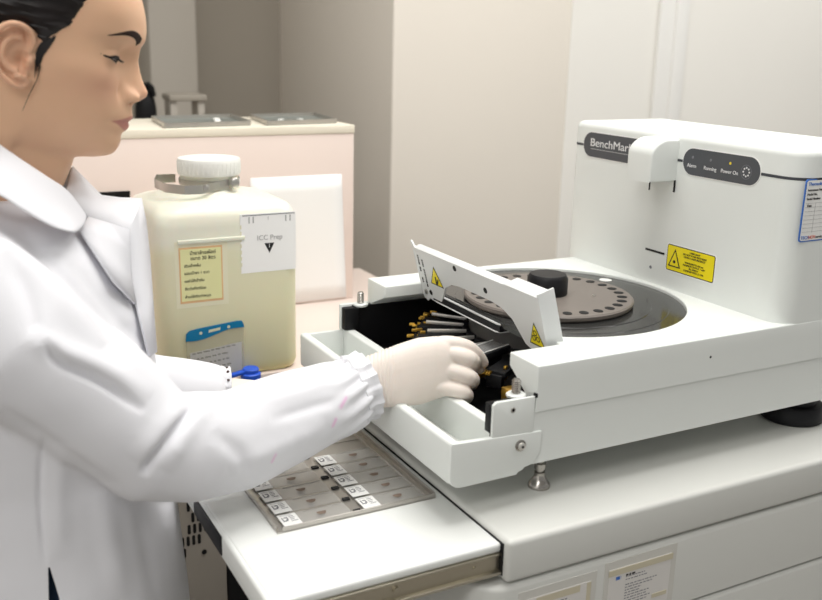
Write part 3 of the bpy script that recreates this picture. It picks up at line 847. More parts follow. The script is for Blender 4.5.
b.lathe([(0.0075, 0), (0.0078, 0.006), (0.004, 0.008)], (jx + 0.022, jy - 0.040, zz + 0.004), (0.4, -1, 0.1), seg=18)
b.lathe([(0.0055, 0), (0.0050, 0.004), (0.002, 0.005)], (jx - 0.022, jy - 0.056, zz + 0.0005), (0.1, -1, 0.1), seg=18)
b.build('carry_strap', M['steel'], jug)
# white printed label
b = MB()
yl = JY0 - 0.0004
b.box(-0.0830, -0.0005, yl, JY0 + 0.001, 0.1530, 0.2380, m=M['paper'])
b.box(-0.0800, -0.0020, yl - 0.0002, yl + 0.0002, 0.2350, 0.2362, m=M['inkgrey'])
for x in (-0.0710, -0.0650, -0.0165, -0.0100): b.box(x, x + 0.0018, yl - 0.0002, yl + 0.0002, 0.2245, 0.2335, m=M['inkpale'])
b.text('1', (-0.0420, yl - 0.0003, 0.2300), RX, UZ, 0.0070, m=M['inkpale'])
b.text('ICC Prep', (-0.0400, yl - 0.0003, 0.2025), RX, UZ, 0.0100, m=M['inkpale'])
b.prism([(-0.0480, 0.1945), (-0.0335, 0.1945), (-0.04075, 0.1800)], yl + 0.0002, yl - 0.0002, 'xz', m=M['ink'])
b.text('1', (-0.0408, yl - 0.0004, 0.1905), RX, UZ, 0.0085, m=M['inkwhite'])
for k in range(7): b.box(-0.0835, -0.0815, yl - 0.0001, yl + 0.0002, 0.163 + 0.009 * k, 0.1685 + 0.009 * k, m=M['film'])
b.build('printed_label', None, jug)
# yellow hand-written note under film
b = MB()
tilt = Matrix.Rotation(math.radians(1.5), 4, 'Y')
nc = Vector((-0.1405, JY0, 0.1575))
def NB(x0, x1, z0, z1, d, mm):
    b.box(nc.x + x0, nc.x + x1, JY0 - d, JY0 + 0.0005, nc.z + z0, nc.z + z1, m=mm)
NB(-0.036, 0.038, -0.046, 0.048, 0.0002, M['film'])
NB(-0.0305, 0.0305, -0.0395, 0.0395, 0.0005, M['notee']); NB(-0.0285, 0.0285, -0.0365, 0.0370, 0.0007, M['note'])
for k, (s_, sz, al) in enumerate((('น้ำยาล้างสไลด์', 0.0080, 0), ('ขนาด 20 ลิตร', 0.0080, 0), ('เติมน้ำกลั่น', 0.0066, 1), ('ผสมน้ำยา 1 ขวด', 0.0066, 1), ('เขย่าให้เข้ากัน', 0.0066, 1), ('ติดวันที่เตรียม', 0.0066, 1), ('ห้ามใช้เกินกำหนด', 0.0066, 1))):
    b.text(s_, (nc.x + (0.003 if not al else -0.024), JY0 - 0.0009, nc.z + (0.031, 0.0235, 0.0135, 0.0030, -0.0080, -0.0190, -0.0305)[k]), RX, UZ, sz * 0.82, m=M['ink'], align='LEFT' if al else 'CENTER')
nt_ = b.build('handwritten_note', None, jug)
# blue tap at the foot of the jug
b = MB()
TPX, TPY = -0.0790, JY0 - 0.020
b.cyl((TPX, JY0 + 0.004, 0.007), (TPX, TPY, 0.007), 0.0065)
b.lathe([(0.0130, 0.0005), (0.0145, 0.0020), (0.0145, 0.0100), (0.0135, 0.0110), (0.0115, 0.0115), (0.0118, 0.0165), (0.0105, 0.0180), (0.002, 0.0182)], (TPX, TPY, 0.0), seg=30)
b.obox((TPX - 0.0210, TPY - 0.001, 0.0120), (1, 0, 0.16), (0, 1, 0), (-.16, 0, 1), 0.0185, 0.0050, 0.0024, bev=0.0012)
b.build('tap', M['bluep'], jug)
# badge pouch hung on the front of the jug
bd = thing('badge_holder', (-0.124, JY0 - 0.002, 0.0), 'clear badge pouch with a teal top edge hanging on the jug', 'badge holder')
def bp(x, z_): return (x, z_)
tp = [(-0.1665, 0.0635), (-0.1655, 0.0735), (-0.1610, 0.0780), (-0.150, 0.0800), (-0.0920, 0.0850), (-0.0850, 0.0845), (-0.0825, 0.0800), (-0.0815, 0.0745)]
for k in range(1, 10):
    t_ = k / 10
    tp.append((-0.0815 - 0.085 * t_, 0.0745 - 0.011 * t_ + 0.0028 * math.sin(2 * PI * t_) ))
m_ = MB().prism(tp, JY0 - 0.0012, JY0 - 0.0030, 'xz', m=M['teal'])
for xx, zz_, hw in ((-0.145, 0.0735, 0.0022), (-0.1045, 0.0780, 0.0022)):
    m_.prism(stadium(xx, zz_, hw, hw, hw - .0001, 5), JY0 - 0.0028, JY0 - 0.0032, 'xz', m=M['jug'])
m_.prism([( -0.134, 0.0728), (-0.117, 0.0748), (-0.1165, 0.0788), (-0.1335, 0.0768)], JY0 - 0.0028, JY0 - 0.0032, 'xz', m=M['jug'])
m_.build('top_edge', None, bd)
MB().prism([(-0.1655, 0.002), (-0.0830, 0.007), (-0.0820, 0.076), (-0.1660, 0.067)], JY0 - 0.0012, JY0 - 0.0026, 'xz').build('pouch', M['clearp'], bd)
b = MB()
b.prism([(-0.1610, 0.004), (-0.0860, 0.008), (-0.0855, 0.0530), (-0.1610, 0.0450)], JY0 - 0.0014, JY0 - 0.0018, 'xz', m=M['card'])
for k in range(4):
    x = -0.158
    while x < -0.105 + 0.01 * (k == 0):
        wv = random.uniform(.003, .009)
        z_ = 0.0425 - 0.0088 * k + (x + 0.158) * 0.1
        b.box(x, x + wv, JY0 - 0.0021, JY0 - 0.0017, z_, z_ + 0.0022, m=M['inkgrey']); x += wv + .002
b.build('card', None, bd)

# beige case with a ring of fan slots beneath the shelf
cs = thing('case_and_shade_block', (-0.28, 0.70, FZ), 'beige equipment case with fan slots standing below the shelf', 'case')
MB().box(-0.46, -0.1080, 0.60, 0.80, FZ, -0.045, bev=0.003).build('housing', M['case'], cs)
b = MB()
fc = Vector((-0.2010, 0.5998, -0.2260))
for i in range(-7, 8):
    for j in range(-3, 4):
        x = i * 0.0085 + (0.0022 if j % 2 else 0); z_ = j * 0.019
        if 0.036 < math.hypot(x, z_) < 0.066:
            b.prism(stadium(fc.x + x, fc.z + z_, 0.0024, 0.0080, 0.0022, 3), fc.y + 0.0015, fc.y - 0.0004, 'xz')
b.cyl((fc.x + 0.058, fc.y + 0.002, fc.z - 0.062), (fc.x + 0.058, fc.y - 0.001, fc.z - 0.062), 0.004)
b.build('fan_grille', M['black'], cs)
gap_shade = thing('case_and_shade_block', (-0.055, 0.70, FZ), 'black block standing in for the shade between beige case and cabinet', 'case')
MB().box(-0.1060, -0.005, 0.605, 0.80, FZ, -0.05, bev=0.003).build('housing', M['black'], gap_shade)  # black block put in for the dark shaded gap beside the beige case
# dim things far behind the face
structure(MB().box(-0.9, 0.32, 1.62, 2.3, 0.205, 0.235, bev=0.003), 'far_ledge', M['column'])  # unseen ledge put in to carry the bottle and rack
dk = thing('pump_bottle', (0.055, 1.72, 0.235), 'small blurred black bottle on the far ledge, right by the tip of the nose', 'bottle')
MB().lathe([(0.024, 0.235), (0.026, 0.24), (0.026, 0.300), (0.022, 0.325), (0.014, 0.345), (0.012, 0.360), (0.004, 0.363)], (0.055, 1.72, 0), seg=24).build('body', M['black'], dk)
MB().tube([(0.055, 1.70, 0.362), (0.068, 1.70, 0.352), (0.072, 1.70, 0.33)], 0.006, 8).build('spout', M['black'], dk)
st_ = thing('bottle_rack', (0.16, 1.74, 0.235), 'blurred small grey rack on the far ledge in front of the pale column', 'rack')
MB().box(0.110, 0.205, 1.70, 1.78, 0.318, 0.334, bev=0.004).build('top_board', M['wall_dark'], st_)
for x in (0.122, 0.192): MB().box(x - 0.008, x + 0.008, 1.71, 1.77, 0.235, 0.318).build('leg', M['column'], st_)
# ------------------------------------------------------------------ the person
import numpy as np
from mathutils.bvhtree import BVHTree
M['skin'] = None
def skin_mat():
    m = mat('skin', (0.79, 0.495, 0.32), 0.46, bump=0.03, bscale=900, mottle=0.03, mscale=40, sss=0.12, spec=0.35)
    nt = m.node_tree; b = nt.nodes['Principled BSDF']
    src = b.inputs['Base Color'].links[0].from_socket
    def mask(attr, col, f=1.0):
        nonlocal src
        at_ = nt.nodes.new('ShaderNodeAttribute'); at_.attribute_name = attr
        mul = nt.nodes.new('ShaderNodeMath'); mul.operation = 'MULTIPLY'; mul.inputs[1].default_value = f
        nt.links.new(at_.outputs['Fac'], mul.inputs[0])
        mx = nt.nodes.new('ShaderNodeMix'); mx.data_type = 'RGBA'
        nt.links.new(mul.outputs[0], mx.inputs[0]); nt.links.new(src, mx.inputs[6]); mx.inputs[7].default_value = (*col, 1)
        src = mx.outputs[2]
    mask('lips', (0.50, 0.19, 0.18), 0.8)
    mask('blush', (0.62, 0.31, 0.22), 0.5)
    nt.links.new(src, b.inputs['Base Color'])
    return m
M['skin'] = skin_mat()
M['hair'] = mat('dark_hair', (0.011, 0.008, 0.008), 0.42, mottle=0.5, mscale=60, spec=0.35)
M['coat'] = mat('white_cotton', (0.765, 0.765, 0.80), 0.85, bump=0.15, bscale=1200, spec=0.2)
M['glove'] = mat('latex_glove', (0.80, 0.72, 0.655), 0.5, bump=0.06, bscale=500, sss=0.08)
M['brow'] = mat('brow_hair', (0.035, 0.022, 0.017), 0.7, spec=0.2)
M['stitch'] = mat('brown_thread', (0.06, 0.035, 0.03), 0.8)
M['jeans'] = mat('blue_denim', (0.03, 0.06, 0.13), 0.8, bump=0.3, bscale=1500)
M['shoe'] = mat('dark_shoe', (0.03, 0.03, 0.035), 0.5)
M['eyewhite'] = mat('eye_white', (0.48, 0.42, 0.39), 0.3, spec=0.3)
M['iris'] = mat('dark_iris', (0.012, 0.008, 0.007), 0.2, spec=0.25)

PF = Vector((0.9572, -0.2893, 0.0)); PS = Vector((-0.2893, -0.9572, 0.0))     # forward, and the person's right
PO = Vector((-0.3641, 0.3384, 0.4569))                                        # between the ears
PITCH = math.radians(14)
HF = PF * math.cos(PITCH) - UZ * math.sin(PITCH)
HU = PF * math.sin(PITCH) + UZ * math.cos(PITCH)
def hw(f, s, u): return PO + HF * f + PS * s + HU * u
def body(f, s, z): return Vector((PO.x, PO.y, 0)) + PF * f + PS * s + UZ * z

def evald(o):
    dg = bpy.context.evaluated_depsgraph_get(); dg.update()
    return bpy.data.meshes.new_from_object(o.evaluated_get(dg))
def fuse(bm, voxel, smooth=4, fac=0.5):
    """unite overlapping closed shells into one skin"""
    me = bpy.data.meshes.new('tmp'); bm.to_mesh(me); bm.free()
    o = bpy.data.objects.new('tmp', me); COL.objects.link(o)
    r = o.modifiers.new('r', 'REMESH'); r.mode = 'VOXEL'; r.voxel_size = voxel
    if smooth:
        s = o.modifiers.new('s', 'SMOOTH'); s.iterations = smooth; s.factor = fac
    out = evald(o)
    bpy.data.objects.remove(o); bpy.data.meshes.remove(me)
    return out
def verts(me):
    a = np.empty(len(me.vertices) * 3); me.vertices.foreach_get('co', a); return a.reshape(-1, 3)
def normals(me):
    a = np.empty(len(me.vertices) * 3); me.vertices.foreach_get('normal', a); return a.reshape(-1, 3)
def put(me, a): me.vertices.foreach_set('co', np.ascontiguousarray(a).ravel()); me.update()
def link(me, name, m, parent, loc):
    a = verts(me); put(me, a - np.array(loc))
    for p_ in me.polygons: p_.use_smooth = True
    me.materials.clear(); me.materials.append(m)
    o = bpy.data.objects.new(name, me); COL.objects.link(o); o.parent = parent
    return o
def crom(P, n):
    """Catmull-Rom through the rows of P, n samples per span"""
    P = np.array(P, float)
    Q = np.vstack([2 * P[0] - P[1], P, 2 * P[-1] - P[-2]])
    out = []
    for i in range(1, len(Q) - 2):
        for k in range(n):
            t = k / n
            out.append(0.5 * (2 * Q[i] + (Q[i + 1] - Q[i - 1]) * t + (2 * Q[i - 1] - 5 * Q[i] + 4 * Q[i + 1] - Q[i + 2]) * t ** 2 + (-Q[i - 1] + 3 * Q[i] - 3 * Q[i + 1] + Q[i + 2]) * t ** 3))
    out.append(Q[-2])
    return np.array(out)
def sstep(a, b, x):
    t = np.clip((x - a) / (b - a), 0, 1); return t * t * (3 - 2 * t)

PLOC = Vector((-0.43, 0.35, FZ))
person = thing('person', PLOC, 'woman in a white lab coat leaning over the shelf, gloved right hand in the stainer', 'person')

# head: a net of levels, each from the middle of the face round to the back of the head
LV = [  # u, front f, (f, s) x3, half width, back f
    (0.1215, 0.030, (0.024, 0.010), (0.016, 0.016), (0.008, 0.019), 0.020, -0.020),
    (0.1150, 0.056, (0.050, 0.020), (0.038, 0.034), (0.020, 0.043), 0.046, -0.046),
    (0.0980, 0.0780, (0.072, 0.028), (0.058, 0.047), (0.034, 0.059), 0.063, -0.068),
    (0.0767, 0.0893, (0.083, 0.030), (0.068, 0.051), (0.042, 0.065), 0.071, -0.080),
    (0.0580, 0.0970, (0.0900, 0.028), (0.0750, 0.050), (0.046, 0.066), 0.0735, -0.085),
    (0.0400, 0.1000, (0.0930, 0.022), (0.0790, 0.044), (0.048, 0.0645), 0.0735, -0.085),
    (0.0270, 0.0955, (0.0870, 0.020), (0.0740, 0.042), (0.047, 0.063), 0.0725, -0.084),
    (0.0150, 0.0935, (0.0820, 0.019), (0.0725, 0.042), (0.047, 0.062), 0.0715, -0.082),
    (0.0000, 0.0935, (0.0845, 0.022), (0.0720, 0.044), (0.046, 0.062), 0.070, -0.078),
    (-0.0150, 0.0960, (0.0870, 0.024), (0.0690, 0.046), (0.043, 0.060), 0.068, -0.073),
    (-0.0270, 0.1000, (0.0900, 0.023), (0.0690, 0.045), (0.040, 0.058), 0.065, -0.068),
    (-0.0400, 0.1020, (0.0905, 0.022), (0.0690, 0.042), (0.036, 0.055), 0.062, -0.063),
    (-0.0560, 0.0968, (0.0870, 0.020), (0.0660, 0.038), (0.030, 0.051), 0.058, -0.059),
    (-0.0700, 0.0950, (0.0855, 0.018), (0.0600, 0.034), (0.022, 0.047), 0.054, -0.057),
    (-0.0800, 0.0895, (0.0790, 0.016), (0.0520, 0.031), (0.014, 0.044), 0.051, -0.056),
    (-0.0860, 0.0765, (0.0680, 0.015), (0.0430, 0.029), (0.010, 0.042), 0.049, -0.056),
    (-0.0915, 0.0560, (0.0520, 0.016), (0.0330, 0.030), (0.006, 0.042), 0.048, -0.057),
    (-0.1030, 0.0530, (0.0490, 0.017), (0.0300, 0.031), (0.002, 0.043), 0.048, -0.059),
    (-0.1300, 0.0480, (0.0440, 0.018), (0.0250, 0.033), (-0.004, 0.044), 0.049, -0.062),
    (-0.1600, 0.0400, (0.0360, 0.020), (0.0170, 0.037), (-0.008, 0.042), 0.048, -0.062),
    (-0.1900, 0.0280, (0.0240, 0.024), (0.0060, 0.044), (-0.008, 0.040), 0.046, -0.060),
]
NK = 9
net = []
for u_, f0, p1, p2, p3, wd, fb in LV:
    mid_ = min(0.0, (p3[0] + fb) / 2 + 0.018)
    row = [(f0, 0), p1, p2, p3, (mid_ * 0.5, wd), (fb * 0.52, wd * 0.90), (fb * 0.82, wd * 0.60), (fb * 0.97, wd * 0.26), (fb, 0)]
    net.append([(f, s, u_) for f, s in row])
net = np.array(net)
rows = crom(net.reshape(len(net), -1), 8).reshape(-1, NK, 3)
half = []
for r_ in rows:
    mirrored = np.vstack([r_[1] * [1, -1, 1], r_, r_[-2] * [1, -1, 1]])
    q = crom(mirrored, 8)[8:-8]
    q[0, 1] = 0; q[-1, 1] = 0
    half.append(q)
half = np.array(half)
grid = np.concatenate([half, half[:, -2:0:-1] * np.array([1, -1, 1])], axis=1)
G = grid.copy()
f, s, u_ = G[..., 0], G[..., 1], G[..., 2]
front = sstep(0.02, 0.05, f)
# nose
uk = [0.032, 0.025, 0.017, 0.006, -0.004, -0.010, -0.0155, -0.020, -0.0240, -0.0275]
nh = [0.0, 0.0022, 0.0042, 0.0090, 0.0140, 0.0168, 0.0155, 0.0095, 0.0030, 0.0]
sw = [0.005, 0.0052, 0.0055, 0.0066, 0.0080, 0.0088, 0.0090, 0.0090, 0.0085, 0.008]
hgt = np.interp(-u_, [-x for x in uk], nh); wid = np.interp(-u_, [-x for x in uk], sw)
f += front * hgt * np.exp(-(np.abs(s) / wid) ** 2.2)
def bump(uc, sc, su, ss, amp):
    global f
    f += front * amp * np.exp(-((u_ - uc) / su) ** 2 - ((np.abs(s) - sc) / ss) ** 2)
bump(-0.0172, 0.0128, 0.0060, 0.0044, 0.0118)
bump(-0.0150, 0.0225, 0.0080, 0.0036, -0.0030)
bump(-0.0110, 0.0000, 0.0060, 0.0080, 0.0010)      # wings of the nose
bump(-0.0238, 0.0075, 0.0026, 0.0036, -0.0085)     # nostrils
bump(0.0385, 0.027, 0.008, 0.016, 0.0018)          # brow
bump(0.0240, 0.020, 0.008, 0.009, -0.0030)         # inner socket
bump(-0.004, 0.045, 0.014, 0.016, 0.0025)          # cheek bone
bump(-0.0390, 0.008, 0.0034, 0.010, 0.0013)        # upper lip
bump(-0.0442, 0.006, 0.0019, 0.015, -0.0026)       # mouth line
bump(-0.0505, 0.000, 0.0042, 0.014, 0.0020)        # lower lip
bump(-0.0585, 0.000, 0.0045, 0.016, -0.0014)
bump(-0.0445, 0.0260, 0.0030, 0.0035, -0.0016)     # mouth corner
bump(-0.0330, 0.000, 0.005, 0.0032, -0.0010)       # philtrum
# eyelids over the eyeballs
EC = (0.0655, 0.0325, 0.0165); ER = 0.0142
dd = ER ** 2 - (np.abs(s) - EC[1]) ** 2 - (u_ - EC[2]) ** 2
fs = EC[0] + np.sqrt(np.clip(dd, 0, None))
k_ = 0.004
hh = np.clip(0.5 + 0.5 * (fs - f) / k_, 0, 1)
sm = f * (1 - hh) + fs * hh + k_ * hh * (1 - hh)
f[:] = np.where((dd > 0) & (f > 0.03), np.where(fs > 0, sm, f), f)
crease = front * np.exp(-((u_ - (0.0245 - 0.12 * (np.abs(s) - 0.0325))) / 0.0011) ** 2) * sstep(0.020, 0.026, np.abs(s)) * (1 - sstep(0.044, 0.049, np.abs(s)))
f -= 0.0009 * crease
hm = MB()
hm.loft([[hw(*p) for p in r_] for r_ in G], True)
# ears: rim, inner ridge, bowl and lobe
def ear(sg):
    base = Vector((-0.004, 0.0, 0.0))
    def e(a, b_, o=0.0):   # a forward, b up, o outwards
        return hw(base.x + a, sg * (0.0690 + o + 0.30 * max(0, 0.012 - a)), -0.001 + b_ * 0.94)
    rim = [(0.010, 0.004, .003), (0.013, 0.014, .004), (0.011, 0.023, .006), (0.003, 0.0285, .0085), (-0.007, 0.0275, .0100), (-0.0145, 0.020, .0105), (-0.0175, 0.009, .0105), (-0.0170, -0.003, .0095), (-0.0130, -0.014, .008), (-0.006, -0.0235, .006), (0.003, -0.0290, .0035), (0.0105, -0.0285, .001), (0.0135, -0.021, -.001)]
    hm.tube([e(*p) for p in [tuple(r) for r in crom(rim, 3)]], 0.0030, 10)
    anti = [(0.004, 0.017, .003), (-0.004, 0.015, .0055), (-0.0095, 0.007, .007), (-0.0095, -0.005, .0068), (-0.003, -0.0140, .0055), (0.004, -0.0150, .004)]
    hm.tube([e(*p) for p in [tuple(r) for r in crom(anti, 3)]], 0.0028, 10)
    hm.tube([e(0.0125, 0.002, .000), e(0.0115, -0.004, .0035), e(0.0110, -0.009, .001)], [0.004, 0.0042, 0.0038], 10)
    hm.tube([e(0.006, -0.020, 0.0), e(0.006, -0.024, .0015)], [0.0085, 0.0065], 12)
    # back plate
    pl = [(0.011, 0.020), (0.003, 0.027), (-0.007, 0.026), (-0.014, 0.019), (-0.0165, 0.009), (-0.016, -0.003), (-0.012, -0.014), (-0.005, -0.023), (0.004, -0.029), (0.011, -0.027), (0.013, -0.015), (0.013, 0.0)]
    hm.loft([[e(a, b_, -0.012) for a, b_ in pl], [e(a, b_, 0.0025 + 0.22 * max(0, -a) - 0.006 * math.exp(-((a - 0.003) / .009) ** 2 - ((b_ + 0.004) / .011) ** 2)) for a, b_ in pl]])
ear(1); ear(-1)
hm_me = fuse(hm.bm, 0.00125, smooth=3, fac=0.5)
a = verts(hm_me)
rel = a - np.array(PO)
AF, AS, AU = rel @ np.array(HF), rel @ np.array(PS), rel @ np.array(HU)
sa = np.abs(AS)
# bowl of the ear
bowl = np.exp(-((AF + 0.000) / .0055) ** 2 - ((AU + 0.0055) / .0070) ** 2) * (sa > 0.060)
a -= np.sign(AS)[:, None] * np.array(PS)[None] * (bowl * 0.0055)[:, None]
put(hm_me, a)
up_l = -0.0388 + 0.0018 * np.exp(-((sa - .006) / .005) ** 2) - 0.0055 * sstep(0.010, 0.026, sa)
lo_l = -0.0532 + 0.0080 * sstep(0.004, 0.026, sa)
lips = sstep(-0.0009, 0.0009, up_l - AU) * sstep(-0.0009, 0.0009, AU - lo_l) * (AF > 0.06) * (1 - sstep(0.023, 0.027, sa))
blush = np.exp(-((AU + 0.012) / .016) ** 2 - ((sa - .042) / .018) ** 2) * (AF > .02) + np.exp(-((AU + .012) / .008) ** 2 - (sa / .012) ** 2) * (AF > .09) * .7 + (sa > .070) * (AF < .02) * 0.6
hv = verts(hm_me)
nh_ = len(hv)
hpoly = [tuple(p.vertices) for p in hm_me.polygons]
bvh = BVHTree.FromPolygons([Vector(v) for v in hv], hpoly)

# trunk and limbs, one closed skin under the clothes
bb = MB()
def ell(fc, sc, z_, a_, b_, n=48, e=2.3):
    out = []
    for k in range(n):
        t = 2 * PI * k / n
        cx, cy = math.cos(t), math.sin(t)
        out.append(body(fc + a_ * math.copysign(abs(cx) ** (2 / e), cx), sc + b_ * math.copysign(abs(cy) ** (2 / e), cy), z_))
    return out
bb.loft([ell(-0.050, 0, .315, .042, .048), ell(-0.050, 0, .290, .055, .08), ell(-.045, 0, .262, .078, .140), ell(-.045, 0, .23, .092, .165), ell(-.04, 0, .15, .100, .150), ell(-.03, 0, .05, .088, .128), ell(-.025, 0, -.05, .105, .150), ell(-.025, 0, -.12, .110, .160), ell(-.025, 0, -.16, .100, .150)])
SH_R = body(-0.050, 0.150, 0.236); SH_L = body(-0.040, -0.150, 0.240)
EL_R = at(163, 444, 0.940); EL_L = at(118, 395, 1.17)
WR_R = at(370, 383, 1.072); WR_L = at(229, 394, 1.205)
bb.tube([SH_R + PS * -0.03, SH_R, (SH_R + EL_R) / 2, EL_R, at(236, 441, .985), at(290, 417, 1.022), WR_R - (WR_R - EL_R) * .04], [.05, .048, .040, .036, .035, .031, .023], 20)
bb.tube([SH_L + PS * 0.03, SH_L, (SH_L + EL_L) / 2, EL_L, (EL_L * .7 + WR_L * .3), WR_L - (WR_L - EL_L) * .06], [.05, .048, .040, .036, .036, .023], 20)
for sg in (1, -1):
    bb.tube([body(-.03, sg * .08, -.10), body(-.02, sg * .085, -.30), body(-.01, sg * .085, -.52), body(-.035, sg * .085, -.68), body(-.05, sg * .085, -.86), body(-.05, sg * .085, -.90)], [.080, .076, .052, .050, .034, .036], 20)
    bb.tube([body(-.06, sg * .085, -.905), body(.02, sg * .09, -.918), body(.12, sg * .095, -.928)], [.032, .030, .018], 14)
bb_me = fuse(bb.bm, 0.008, smooth=3)
jb = bmesh.new(); jb.from_mesh(hm_me); jb.from_mesh(bb_me)
me = bpy.data.meshes.new('body'); jb.to_mesh(me); jb.free()
for nm, arr in (('lips', lips), ('blush', np.clip(blush, 0, 1))):
    at_ = me.attributes.new(nm, 'FLOAT', 'POINT')
    full = np.zeros(len(me.vertices)); full[:nh_] = arr
    at_.data.foreach_set('value', full.astype(np.float32))
body_o = link(me, 'body', M['skin'], person, PLOC)

def on_face(s_, u_, out=0.0005):
    o_ = hw(0.2, s_, u_)
    hit, n_, _, _ = bvh.ray_cast(o_, -HF)
    if hit is None: hit, n_ = hw(0.09, s_, u_), HF
    return hit + n_ * out
def pl(mb): return mb
# eyes, lashes and brows
for sg in (1, -1):
    R = ER + 0.0002
    def es(s_, u_, o_=0.0):
        r2 = (R + o_) ** 2 - (s_ - EC[1]) ** 2 - (u_ - EC[2]) ** 2
        return hw(EC[0] + math.sqrt(max(r2, 1e-9)) + 0.0003, sg * s_, u_)
    ups = [(0.0450, 0.0165), (0.0415, 0.0180), (0.0365, 0.0184), (0.0310, 0.0172), (0.0255, 0.0146), (0.0215, 0.0120)]
    lo = [(0.0448, 0.0160), (0.0412, 0.0142), (0.0365, 0.0126), (0.0310, 0.0114), (0.0255, 0.0110), (0.0216, 0.0114)]
    U = crom(ups, 4); L_ = crom(lo, 4)
    b = MB()
    b.loft([[es(*(U[i] * (1 - t) + L_[i] * t), 0.0002 - .0001 * abs(t - .5)) for t in (0, .25, .5, .75, 1)] for i in range(len(U))], False, M['eyewhite'], True, closed=False)
    ir = []
    for k in range(24):
        t = 2 * PI * k / 24
        q = (0.0320 + 0.0066 * math.cos(t), 0.0146 + 0.0060 * math.sin(t))
        top_ = np.interp(q[0], [x[0] for x in U[::-1]], [x[1] for x in U[::-1]]); bot_ = np.interp(q[0], [x[0] for x in L_[::-1]], [x[1] for x in L_[::-1]])
        ir.append(es(q[0], min(max(q[1], bot_), top_), 0.0004))
    cc = es(0.0325, 0.0148, 0.0006)
    b.loft([ir, [p.lerp(cc, 0.5) + HF * 0.0001 for p in ir], [p.lerp(cc, 0.97) + HF * 0.0001 for p in ir]], True, M['iris'])
    b.build('eye', None, body_o, offset=None)
    b = MB()
    lash = [es(s_, u_, 0.0004) for s_, u_ in [(0.0505, 0.0180), (0.0475, 0.0172)] + [tuple(x) for x in U]]
    b.tube(lash, [0.0003, 0.0008] + [0.0011] * (len(U) - 4) + [0.0010, 0.0008, 0.0006, 0.0003], 8)
    for k in range(14):
        s_, u_ = U[min(1 + k, len(U) - 1)]
        p0 = es(s_, u_, 0.0004)
        b.tube([p0, p0 + HF * 0.0028 + PS * (sg * (s_ - .033) * .12) - HU * 0.0022, p0 + HF * 0.0058 + PS * (sg * (s_ - .033) * .25) - HU * 0.0026], [0.0004, 0.0003, 0.0001], 5)
    lo_l2 = [es(s_, u_, 0.0003) for s_, u_ in L_]
    b.tube(lo_l2, 0.00035, 6)
    b.build('eyelashes', M['hair'], body_o)
    b = MB()
    bt = crom([(0.0145, 0.0405), (0.021, 0.0440), (0.030, 0.0462), (0.040, 0.0445), (0.0515, 0.0368)], 5)
    bo = crom([(0.0150, 0.0325), (0.021, 0.0360), (0.030, 0.0395), (0.040, 0.0402), (0.0515, 0.0358)], 5)
    def of2(s_, u_, o_):
        o0 = hw(0.15, sg * (s_ + 0.04), u_)
        tgt = hw(0.02, sg * s_ * 0.6, u_)
        h_, n_, _, _ = bvh.ray_cast(hw(0.2, sg * s_, u_), -HF)
        return (h_ + n_ * o_) if h_ is not None else hw(0.08, sg * s_, u_)
    rings = []
    for i in range(len(bt)):
        p = bt[i]; q = bo[i]
        rings.append([of2(*p, -0.0006), of2(*p, 0.0002), of2(*((p + q) / 2), 0.0008), of2(*q, 0.0002), of2(*q, -0.0006)])
    b.loft(rings, True)
    b.build('eyebrow', M['brow'], body_o)

# hair: the scalp lifted off the skull behind the hairline, drawn back to a knot
hp = []
hs_ = np.array(grid)
U0, U1 = 0, 17 * 8 + 1
R_ = hs_[:U1]
fh = np.interp(R_[..., 2], [-0.16, -0.10, -0.06, -0.035, -0.018, -0.006, 0.006, 0.018, 0.028, 0.036, 0.048, 0.064, 0.080, 0.094, 0.110],
               [-0.055, -0.045, -0.034, -0.024, -0.018, 0.010, 0.0150, 0.0215, 0.0300, 0.0385, 0.0430, 0.0495, 0.060, 0.074, 0.090])
# front hairline is round, so pull it up toward the middle
fh = fh + 0.015 * np.clip(1 - np.abs(R_[..., 1]) / 0.05, 0, 1) * sstep(0.07, 0.10, R_[..., 2])
din = fh - R_[..., 0]                                    # distance behind the line
low = sstep(-0.052, -0.030, R_[..., 2] + 0.006 * np.sin(R_[..., 1] * 400))
lift = 0.0075 * sstep(-0.001, 0.016, din) * (0.25 + 0.75 * low) - 0.0035 * (1 - sstep(-0.003, 0.004, din)) - 0.006 * (1 - low)
earz = np.exp(-(((R_[..., 0] + .004) / .0165) ** 4 + ((R_[..., 2] + .006) / .031) ** 4)) * (np.abs(R_[..., 1]) > .04)
lift = lift * (1 - np.clip(earz * 1.6, 0, 1)) - 0.006 * np.clip(earz * 1.6, 0, 1)
cen = np.array([0.0, 0.0, 0.015])
dirn = R_ - cen; dirn /= np.linalg.norm(dirn, axis=-1, keepdims=True)
th = np.arctan2(R_[..., 1], R_[..., 2] - 0.02)
strand = 0.0007 * np.sin(th * 55 + 6 * R_[..., 0] * 20) + 0.0005 * np.sin(th * 131 + 3)
HR = R_ + dirn * (lift + strand * (lift > 0))[..., None]
b = MB()
b.loft([[hw(*p) for p in r_] for r_ in HR], True)
